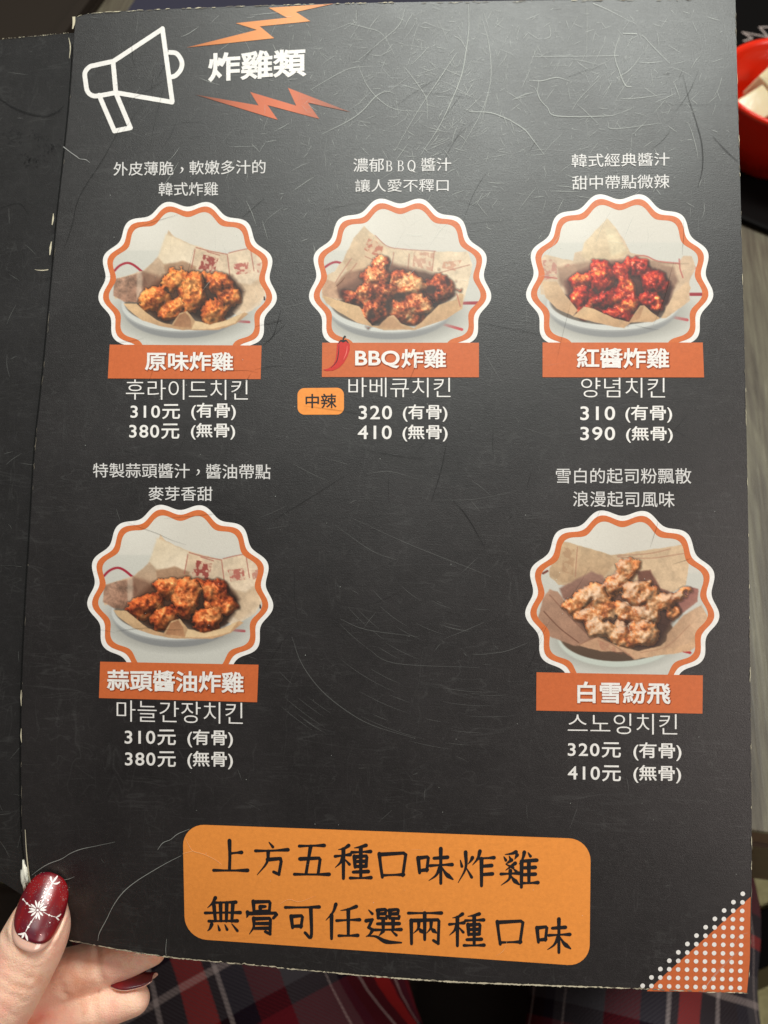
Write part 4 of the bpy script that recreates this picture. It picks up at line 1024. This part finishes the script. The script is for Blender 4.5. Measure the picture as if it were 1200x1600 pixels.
def paint3(seed=61):
    P = base_scene(1200, 960, 4.6, seed, 310)
    P.line([(1035,640),(1110,640)], 20, (150,34,44)); P.line([(905,778),(1015,800)], 18, (200,44,50)); P.line([(160,412),(196,416)], 10, (180,50,60)); P.line([(1045,480),(1110,470)], 16, (206,130,120))
    pan(P, 550, 710, 420, 172)
    P.poly([(515,165),(560,215),(620,300),(660,380),(740,392),(830,430),(960,445),(990,400),(1040,400),(1070,470),(1030,560),(1030,680),(940,740),(600,640),(300,640),(100,640),(85,440),(130,392),(300,430),(310,380),(360,370),(400,290)], (212,186,156), (206,176,146), (300,300,700,600))
    P.poly([(515,165),(560,215),(650,380),(600,420),(400,430),(355,400),(370,320)], (222,200,166), (208,182,146), (450,200,520,420), 12)
    P.poly([(500,220),(560,240),(640,370),(540,400)], (226,208,172), soft=20, alpha=.8)
    P.print_text_block([(90,430),(200,420),(200,530),(100,560)], (170,90,84), .55, seed+5); P.print_text_block([(240,450),(335,455),(330,490),(245,485)], (176,84,76), .6, seed+6)
    for l in ([(690,400),(760,402),(830,432),(960,446)], [(965,420),(970,480),(988,535)], [(110,530),(200,540)]): P.line(l, 9, (176,82,76), alpha=.75)
    P.poly([(200,470),(420,430),(620,420),(800,430),(930,470),(960,560),(900,640),(700,600),(300,640),(220,580)], (168,134,110), (136,100,82), (500,430,520,640), 22)
    P.poly([(250,560),(330,500),(470,440),(640,430),(860,500),(930,600),(900,700),(830,780),(700,760),(640,830),(420,740),(320,770),(270,690)], (112,62,52), (46,18,16), (500,440,600,740), 32)
    P.chicken([(700,470,92,56,10,8,-.2),(470,470,70,44,0,14,-.05),(335,555,60,50,0,16,.0),(490,545,70,80,10,28,.18),(600,490,60,52,10,26,.08),(810,570,96,74,20,14,-.2),(640,590,44,130,-18,40,.06),(350,660,74,64,-10,34,.0),(380,700,44,90,30,40,.14),(500,665,92,46,-12,44,.05),(590,655,44,38,0,50,.2),(660,700,52,60,0,50,.05),(790,670,74,48,15,46,.0),(830,720,44,40,0,44,-.05),(590,760,92,40,8,44,-.1)], REDS, 1.0, .8, .3)
    P.poly([(110,560),(200,560),(250,640),(330,740),(300,775),(200,730),(130,660)], (214,180,142), (196,156,118), (120,580,280,740), 5, 6)
    P.poly([(300,778),(370,716),(430,730),(560,790),(650,812),(720,712),(745,708),(790,750),(845,790),(800,812),(660,815),(620,850),(560,842),(430,812)], (214,176,132), (192,150,110), (420,720,440,850), 5, 6)
    P.poly([(640,830),(722,722),(745,712),(720,790),(660,812)], (178,132,96), soft=6)
    P.poly([(850,790),(930,640),(1010,560),(1040,600),(1000,700),(930,752),(880,790)], (216,182,146), (204,170,134), (880,640,960,760), 6)
    P.fade = .06; return P
def paint4(seed=61): return paint1(21)
def paint5(seed=81):
    P = base_scene(1200, 1045, 4.6, seed, 400)
    P.line([(960,880),(1000,890)], 16, (180,40,44)); P.line([(110,410),(136,396)], 14, (120,60,50))
    P.ell(550, 800, 390, 190, (170,170,160), (150,150,142), 60, .7); P.ell(560, 800, 360, 176, (206,210,200), (196,202,192), 8); P.ell(560, 782, 350, 160, (110,84,64), (84,64,50), 6)
    P.poly([(235,215),(330,240),(520,300),(700,275),(960,235),(1000,290),(975,480),(900,520),(500,520),(210,480),(150,430),(150,380),(200,260)], (200,172,138), (210,180,146), (200,250,900,500), 5)
    P.poly([(235,220),(520,300),(560,330),(470,440),(230,470),(150,420),(180,300)], (204,174,138), (188,154,120), (300,240,330,470), 10)
    P.print_text_block([(230,250),(300,262),(295,420),(225,400)], (160,118,88), .45, seed+5)
    for l in ([(318,250),(305,430)], [(560,310),(760,318),(960,290),(985,300)], [(560,302),(750,290),(880,262)]): P.line(l, 5, (162,104,84), alpha=.65)
    P.poly([(210,500),(400,400),(470,420),(520,520),(300,600),(230,560)], (160,120,104), (126,88,74), (300,420,330,600), 14)
    P.poly([(150,505),(200,520),(260,600),(460,850),(300,850),(80,760),(75,700),(110,560)], (178,138,114), (158,118,96), (120,560,380,840), 8)
    P.line([(115,640),(210,740),(325,828)], 7, (104,66,50), alpha=.75); P.line([(150,540),(260,660),(390,790)], 7, (130,86,68), alpha=.6)
    P.poly([(680,400),(760,390),(820,500),(900,530),(1000,490),(1050,520),(960,640),(800,780),(700,560)], (110,70,56), (150,96,80), (700,420,1000,560), 12)
    P.poly([(980,490),(1050,505),(1045,580),(950,650),(920,590)], (140,84,78), (168,116,100), (930,500,1030,620), 8)
    P.poly([(230,600),(440,500),(640,450),(900,540),(930,640),(860,760),(800,860),(690,870),(560,800),(370,760),(300,680)], (126,86,68), (66,42,34), (500,480,600,800), 32)
    P.chicken([(620,385,74,66,0,14,-.1),(560,465,82,56,-25,18,.02),(745,470,44,22,-40,14,.1),(385,545,110,52,-28,24,.16),(290,610,66,44,-10,22,.0),(470,590,120,52,55,34,.2),(700,540,112,84,20,30,.16),(610,650,56,70,-30,36,.1),(410,665,110,38,-5,36,.14),(820,590,168,50,-20,48,.14),(730,660,90,60,0,44,.1),(900,640,44,44,0,20,-.1),(460,745,108,54,10,46,.16),(600,800,92,60,20,48,.06),(725,775,86,84,0,54,.16)], SNOW, 1.05, .12, 0, .72)
    P.poly([(320,845),(440,795),(560,850),(690,880),(820,850),(900,780),(1080,620),(1110,680),(1060,830),(1000,880),(660,930),(600,885),(450,880)], (192,148,116), (206,166,130), (400,800,900,860), 6)
    P.poly([(860,780),(960,660),(1070,600),(1100,700),(980,840),(840,870)], (188,148,116), (206,170,138), (880,760,1060,800), 10)
    P.print_text_block([(440,810),(600,870),(660,915),(460,870)], (160,90,74), .3, seed+6); P.line([(330,842),(440,800),(580,872),(660,925)], 6, (150,104,80), alpha=.7)
    P.line([(700,890),(860,850),(1000,720)], 5, (160,110,86), alpha=.5)
    return P
P1 = paint1()
medallion(293.2, 450.3, 140.3, P1, lambda x, y: (150+x/4.138, 310+y/4.138), [(171.5,538.6),(408.8,540),(407.3,592.5),(168.6,591.4)], '原味炸雞', (226.5,364.5,549.5,579.5,550.5,580.5), 'scalloped medallion with a picture of plain fried chicken, upper left', 0.003)
P2 = paint2()
_, banner2 = medallion(625.2, 448, 143.3, P2, lambda x, y: (480+x/4.138, 310+y/4.138), [(503.5,535.6),(748.3,535.6),(748.3,589.6),(503,589.2)], 'BBQ', (555,624.5,548,575.5,548,575.5), 'scalloped medallion with a picture of barbecue fried chicken, upper middle')
label_text('炸雞', (627,697,545.5,575.5,545.5,575.5), banner2)
P3 = paint3()
medallion(968.2, 445, 147.2, P3, lambda x, y: (820+x/4.0, 300+y/4.0), [(847.7,535.3),(1097.9,535.3),(1100,589.8),(847.7,589.5)], '紅醬炸雞', (901,1045.5,543.5,575.5,544,576), 'scalloped medallion with a picture of red sauce fried chicken, upper right')
P4 = paint1(27, [(72,24,14),(128,50,26),(178,82,40),(200,104,52),(216,136,80)])
medallion(281.7, 929.5, 146.2, P4, lambda x, y: (281.7+(150+x/4.138-293.2)*1.042, 929.5+(310+y/4.138-450.3)*1.045+(150+x/4.138-293.2)*.012), [(156.7,1033.8),(404,1038.6),(401.8,1097.2),(154.8,1090.6)], '蒜頭醬油炸雞', (167,381,1046,1079,1050,1083.5), 'scalloped medallion with a picture of garlic soy fried chicken, lower left', 0.012)
P5 = paint5()
medallion(972.3, 944.5, 152.6, P5, lambda x, y: (820+x/3.871, 790+y/3.871), [(838.2,1050.4),(1098.1,1055.2),(1097.4,1115),(837.8,1110.2)], '白雪紛飛', (902,1047.5,1064.5,1099,1066,1100.5), 'scalloped medallion with a picture of powdered fried chicken, lower right', 0.012)

# chili pepper print
cz = lambda x, y: (460+x/3.75, 290+y/3.75)
chili = poly2d('chili_mark', [cz(*p) for p in [(250,930),(262,915),(285,908),(310,915),(325,930),(325,960),(312,1000),(290,1040),(262,1068),(228,1084),(190,1087),(168,1080),(200,1072),(228,1050),(242,1020),(247,980)]], MREDINK, menu, 1.6e-4, 'small red chili printed over the middle banner')
S = Strips(); S.add([cz(300,882), cz(288,895), cz(286,915)], [3.2, 2.2, 2.6], lift=1.8e-4); S.add([cz(258,928), cz(272,910), cz(286,914), cz(303,909), cz(318,925)], [.8,2.4,3.4,2.4,.8], lift=1.8e-4)
S.build('chili_stem', MBLACKINK, chili)
S = Strips(); S.add([cz(262,935), cz(258,985), cz(248,1030), cz(215,1070)], [.6,1.4,1.2,.4], lift=1.8e-4); S.build('chili_outline', MBLACKINK, chili)
S = Strips(); S.add([cz(310,940), cz(305,980), cz(288,1020)], [.5,1.6,.5], lift=1.8e-4); S.build('chili_highlight', ink('chili_pink_ink', tuple(lin((232,110,100)))), chili)

# ---- wear: scratches, creases, worn edges
def c3(ox, oy, k): return lambda pts: [(ox+x/k, oy+y/k) for x, y in pts]
A = c3(400, 0, 3); B = c3(800, 0, 3); D = c3(0, 1200, 3); G = c3(430, 680, 2.667)
S1 = Strips(); S2 = Strips(); S3 = Strips()
LIFT = 2.1e-4
for pts, w in ((A([(995,20),(998,130),(985,240),(962,360),(905,500),(850,610),(770,730)]), [.5,1.2,1.9,2.0,1.6,1.1,.5]),
    (A([(1060,90),(1090,200),(1102,330),(1090,430),(1050,540),(960,700)]), [.4,1.2,1.0,.8,.5]), (A([(700,40),(670,120),(580,200),(480,285)]), [.4,1.1,.7,.4]),
    (A([(310,630),(430,570),(500,520),(560,455),(610,430),(650,440)]), [.4,1.2,1.4,1.6,.8,.4]), (A([(940,250),(860,370),(760,520),(650,710)]), [.8,1.3,.8,.4]),
    (A([(930,170),(960,190),(990,240)]), [.8,1.0,.6]), (A([(700,320),(760,400),(800,470),(803,560)]), [.6,1.1,.9,.4]), (A([(480,310),(520,400),(580,470),(660,515),(800,525)]), [.5,1.0,1.0,.6,.4]),
    (A([(260,420),(380,350),(450,320),(540,312)]), [.4,.9,.7,.3]), (A([(430,110),(510,130),(590,160),(650,260)]), [.4,1.0,.6,.3]), (A([(1000,525),(1100,530),(1180,560),(1200,570)]), [.8,1.7,1.6,1.2]),
    (B([(0,570),(60,610),(100,660),(150,725)]), [1.6,1.8,1.4,.5]), (B([(125,380),(122,450),(165,505),(210,545),(440,545),(510,530)]), [.7,1.0,1.1,1.6,1.0,.4]),
    (B([(500,180),(480,255),(500,330),(530,400),(560,408)]), [.6,1.4,1.1,2.0,1.5]), (B([(520,158),(585,160)]), [1.4,2.0]), (B([(490,368),(550,330),(600,270)]), [.4,1.1,.5]),
    (B([(80,378),(140,380),(210,365),(280,385)]), [.5,1.4,1.2,.3]), (B([(280,520),(320,460),(420,360)]), [.4,.8,.3]), (B([(610,165),(670,230),(740,300)]), [.4,1.0,.4]), (B([(380,18),(450,48),(560,105)]), [1.4,1.0,.3]),
    (B([(505,465),(600,460),(720,442)]), [.5,1.0,.3]), (B([(450,575),(475,605),(700,578)]), [.5,.9,.3]), (B([(0,470),(60,445),(110,432)]), [.4,1.2,.4]), (B([(90,268),(230,265),(340,265),(500,262)]), [.4,1.0,.5,.8]), (B([(175,120),(180,170),(150,185)]), [.4,1,.5]),
    (D([(460,808),(468,770),(500,710),(535,640),(580,580),(640,530),(720,480),(790,440),(850,410)]), [.6,1.4,.9,1.5,1.1,.9,.5]), (D([(150,502),(185,475),(230,448),(290,425),(330,400),(380,380),(450,365),(540,346)]), [.7,1.1,1.3,.8,1.2,.6,.3]),
    (D([(740,382),(765,350),(800,335),(835,308),(890,285)]), [.5,1.1,.8,1.1,.4]), (D([(290,525),(320,520),(352,508)]), [.5,.9,.3]), (D([(782,800),(778,850),(780,880)]), [.5,.9,.5]),
    (c3(960,1360,5)([(690,945),(740,870),(830,770),(900,690),(975,625)]), [.7,1.1,.7,1.0,.3]), (c3(960,1360,5)([(715,900),(790,800),(850,740)]), [.4,.9,.4]), (c3(960,1360,5)([(940,570),(975,510),(1045,483)]), [.3,.9,.3])):
    S1.add(pts, [q*.78 for q in w], lift=LIFT)
for pts, w in ((G([(75,120),(150,160),(215,190)]), [.5,1.0,.4]), (G([(230,100),(300,122)]), [.6,.8]), (G([(380,160),(480,152),(600,185)]), [.4,1.0,.4]), (G([(330,350),(560,455),(800,550),(900,590)]), [.4,.9,.4]), (G([(250,375),(400,480),(510,522)]), [.4,.9,.4]),
    (G([(70,840),(110,950),(190,1060),(300,1150),(410,1210),(580,1262)]), [.5,1.4,1.6,1.2,.5]), (G([(270,765),(380,810),(600,840)]), [.4,1.2,.4]), (G([(380,885),(500,950),(850,968)]), [.4,1.0,.4]), (G([(870,912),(960,900),(1060,862)]), [.5,1.2,.5]), (G([(700,850),(800,810),(870,780)]), [.3,.9,.4]),
    (G([(660,270),(820,268),(1000,235)]), [.3,.8,.3]), (B([(350,18),(352,120),(345,335)]), [2.2,3.0,1.6]), (A([(850,90),(880,150),(905,210)]), [1.5,3.0,1.2]), (A([(1050,80),(1040,160)]), [5,4]), (A([(905,290),(930,315),(965,300)]), [3,4,2]), (A([(1060,225),(1080,255)]), [4,3]), (A([(860,390),(840,420)]), [3,2]), (A([(815,15),(860,25)]), [5,4]), (A([(830,35),(862,48)]), [4,3])):
    S2.add(pts, [q*.75 for q in w], lift=LIFT)
for pts, w in ((B([(800,350),(830,470),(862,570),(890,680),(892,790),(870,880)]), [.5,1.0,1.8,2.0,1.6,.5]), (B([(940,640),(1000,705),(1060,760)]), [.8,1.8,1.0]), (G([(0,350),(130,270),(290,170)]), [.5,1.1,.4]), (G([(740,270),(800,340),(870,460)]), [.5,1.6,.5]), (G([(715,30),(690,150),(650,280)]), [.5,1.2,.5]), (G([(370,60),(500,85),(620,100)]), [.4,1.0,.4]),
    (c3(0,0,3.2)([(600,640),(520,790),(400,980),(360,1130),(320,1250)]), [.5,1.1,1.1,1.0,.4]), (c3(150,310,4.138)([(940,130),(1010,70),(1090,0)]), [.5,1.3,.6]), (c3(150,310,4.138)([(1030,830),(1200,790)]), [.5,1.2]), (c3(150,310,4.138)([(1080,950),(1150,880),(1195,720)]), [.5,1.6,.5])):
    S3.add(pts, w, lift=LIFT)
def ran_scr(S, n, xr, yr, L, w, bias=None, dirs=None):
    k = 0
    while k < n:
        x = RNG.uniform(*xr); y = RNG.uniform(*yr)
        if bias and RNG.rand() > bias(x, y): continue
        an = RNG.uniform(0, math.pi) if dirs is None else dirs[RNG.randint(len(dirs))]+RNG.normal(0, .22)
        l = RNG.uniform(*L)*RNG.uniform(.4, 1); bend = RNG.normal(0, .16); pts = []
        px, py = x, y
        for q in range(5):
            if not (128 < px < 1140 and 14 < py < 1455): break
            pts.append((px, py)); px += math.cos(an)*l/4; py += math.sin(an)*l/4; an += bend/4+RNG.normal(0, .05)
        if len(pts) >= 3: ww = RNG.uniform(*w); S.add(pts, [ww*.3, ww, ww*.8, ww*.25], lift=LIFT); k += 1
gl = lambda x, y: math.exp(-((x-760)/330)**2-((y-90)/240)**2)  # glare zone: pale scratches crowd here, glints put into their colour
ran_scr(S1, 200, (150,1130), (15,470), (8,60), (.3,.7), gl, (2.1, 2.3, 1.2, .3, 2.8))
ran_scr(S2, 420, (140,1135), (15,560), (8,70), (.3,.9), lambda x, y: .12+gl(x, y), (2.1, 2.35, 1.3, .2, 2.9, 1.7))
ran_scr(S2, 60, (130,1140), (500,1450), (8,60), (.3,.8))
ran_scr(S3, 90, (140,1140), (60,1000), (20,150), (.4,.9), None, (2.1, 1.9, .1, 2.8))
ran_scr(S1, 420, (380,1135), (12,330), (4,30), (.28,.6), gl); ran_scr(S2, 500, (300,1135), (12,430), (4,36), (.3,.9), gl)
for k in range(90):   # scuff clusters set in the glare, its pale glints painted as marks
    cx0, cy0 = [(720,40),(900,70),(650,150),(840,190),(560,90),(1000,130),(760,240)][k % 7]; x = cx0+RNG.normal(0, 34); y = max(16, cy0+RNG.normal(0, 26)); an = RNG.normal(2.2, .5); l = RNG.uniform(3, 12)
    S2.add([(x, y), (x+math.cos(an)*l/2, y+math.sin(an)*l/2), (x+math.cos(an)*l, y+math.sin(an)*l)], [.4, RNG.uniform(.8, 2.2), .4], lift=LIFT)
for k in range(40):   # fan of wiping arcs in the empty middle
    r0 = 150+k*7+RNG.uniform(-6, 6); a0 = RNG.uniform(1.6, 2.5); a1 = a0-RNG.uniform(.06, .3)
    aa = np.linspace(a0, a1, 6); S2.add(list(zip(760+r0*np.cos(aa)*1.1, 800+r0*np.sin(aa))), [.15,.5,.45,.15], lift=LIFT)
for k in range(120):  # specks
    S1.dot((RNG.uniform(130,1150), RNG.uniform(40,1440)), RNG.uniform(.3,.75), lift=LIFT, n=6)
S1.build('scratches', MS1, menu, 'pale bright scratches', 'stuff'); S2.build('faint_scratches', MS2, menu, kind='stuff'); S3.build('dark_scratches', MS3, menu, kind='stuff')
S = Strips(); S.add(D([(870,330),(885,360),(905,388),(960,405),(1010,430),(1040,452)]), [.5,.9,1.2,.9,.5], lift=1.4e-4); S.add(D([(905,388),(870,398),(857,402)]), [.9,.6], lift=1.4e-4)
S.add([z8(*p) for p in ((300,255),(325,242),(355,248),(400,232))], [.4,.8,.8,.3], lift=1.4e-4); S.add([z8(*p) for p in ((905,400),(925,385),(935,360))], [.3,.8,.3], lift=1.4e-4)
S.build('panel_crease', scratch_mat('panel_crease', tuple(lin((255,196,130))), .7, .6), panel, kind='stuff')
SW = Strips(); SG = Strips()
def worn(curve, fn, t0, t1, n, w, inset, pw=.5):
    cv = pl(curve); ts = np.sort(RNG.uniform(t0, t1, n))
    for t in ts:
        L = RNG.uniform(.002, .012); tt = np.linspace(t, min(t+L, t1), 4); P = cv(tt); P = P+np.array(inset)*RNG.uniform(.2, 1)+RNG.normal(0, .25, P.shape)
        ww = RNG.uniform(.5, 1)*w; (SW if RNG.rand() < pw else SG).add(list(P), [ww*.3, ww, ww*RNG.uniform(.5, 1.2), ww*.3], fn=fn, lift=LIFT*.8, smooth=False)
worn(E_BOT, page, .05, 1, 210, 2.0, (0,-1.2)); worn(E_BOT, page, .05, .45, 60, 1.6, (0,-1.6)); worn(E_BOT, page, .42, .78, 120, 2.6, (0,-1.2), .8); worn(E_BOT, page, .1, .9, 90, 2.0, (0,-.8), .6)
worn(E_RIGHT, page, .0, 1, 60, 1.0, (-.8,0), .4); worn(E_TOP, page, .0, .5, 70, 1.2, (0,1.0)); worn(E_TOP, page, .5, 1, 40, 1.0, (0,3), .2)
worn([(-40,64),(60,56),(112,51)], leftpage, 0, 1, 60, 1.3, (0,1), .3)
worn(E_LEFT, page, .02, .98, 22, .7, (1,0), .0)
for pts, w in (([(84,334),(83.5,343),(82,352)], [.6,2.6,1.0]), ([(81,378),(79.5,388),(78.5,399)], [1,3.0,1.2]), ([(34,1078),(33.5,1090),(34,1103)], [.5,1.8,.5]), ([(34,1138),(33.5,1150),(34.5,1160)], [.5,2.0,.6]), ([(108,60),(110.5,74),(109,92)], [.6,1.5,.6]),
               ([(40,1296),(42,1330),(46,1368),(50,1385)], [.8,1.4,2.2,2.4]), ([(55,422),(66,423),(76,422)], [.4,1.3,1.2]), ([(116,27),(116,36),(114,46)], [4.5,4.0,1.5])):
    (SW).add(pts, w, fn=page if pts[0][0] > 116 or pts[0][0] < 60 else page, lift=LIFT*1.1)
S0 = Strips(); S0.add(c3(0,0,3.2)([(318,735),(350,760),(385,785),(400,796),(430,800),(450,815)]), [1.3,.8,1.1,.5,.9,.3], lift=LIFT); S0.build('corner_crack', scratch_mat('crack_grey', (.6,.6,.58), .6, .7), menu)
SW.build('worn_edges', MEDGE, menu, 'pale card showing through the rubbed edges', 'stuff'); SG.build('dull_edge_wear', MEDGE2, menu, kind='stuff')
# spine groove and stains on left page
S = Strips(); S.add([tuple(p+np.array([-1.5, 0])) for p in pl(E_LEFT)(np.linspace(.03, .97, 40))], 1.6, fn=leftpage, lift=3e-4, smooth=False)
S.build('spine_groove', scratch_mat('groove_black', (.003,.003,.003), .8, .9), menu)
S = Strips()
for pts, w in (([(0,155),(20,168),(45,178),(70,182),(90,175),(100,166)], [2.5,3,3,2.4,1]), ([(0,325),(30,318),(45,335)], [.8,1.5,.6])):
    S.add(pts, w, fn=leftpage, lift=2.2e-4)
for cx_, cy_, n_, sp in ((20,212,26,9),(50,250,24,9),(80,226,26,9),(58,214,14,6),(47,250,12,7),(82,235,10,5)):
    for k in range(n_):
        x = cx_+RNG.normal(0, sp); y = cy_+RNG.normal(0, sp*.55); an = RNG.choice([.3, 2.2])+RNG.normal(0, .2); l = RNG.uniform(2, 6)
        S.add([(x, y), (x+math.cos(an)*l, y+math.sin(an)*l)], RNG.uniform(.5, 1.3), fn=leftpage, lift=2.2e-4, smooth=False)
S.build('stain', scratch_mat('dark_stain', (.004,.004,.005), .35, .9), left_page, kind='stuff')
S = Strips()
for k in range(26):
    x, y = RNG.uniform(-20, 60), RNG.uniform(80, 1330); an = RNG.uniform(0, 3.14); l = RNG.uniform(6, 40); S.add([(x, y), (x+math.cos(an)*l/2+RNG.normal(0,1), y+math.sin(an)*l/2), (x+math.cos(an)*l, y+math.sin(an)*l)], [.3,.8,.3], fn=leftpage, lift=2.2e-4)
S.add([(0,884),(22,884),(36,886)], [.8,1.0,.5], fn=leftpage, lift=2.2e-4)
S.build('faint_scratches', MS2, left_page, kind='stuff')
S = Strips(); S.add([(-20,883),(10,884),(30,884),(37,886)], [1.1,1.2,1.2,.8], fn=leftpage, lift=2.4e-4); S.build('crease', MS3, left_page)
# torn white chip at the foot of the spine
bm = bmesh.new(); bmesh.ops.create_icosphere(bm, subdivisions=3, radius=1)
cp = page(40.5, 1366, 0.0006)[0]
for v_ in bm.verts:
    n_ = 1+.28*math.sin(v_.co.x*5+v_.co.y*4)+.18*math.sin(v_.co.z*9+v_.co.y*7)
    v_.co = Vector((cp[0]+v_.co.x*.0011*n_+v_.co.y*-.0004, cp[1]+v_.co.y*.0036*n_, cp[2]+v_.co.z*.0005*n_))
bmobj('torn_chip', bm, MCHIP, menu, True)
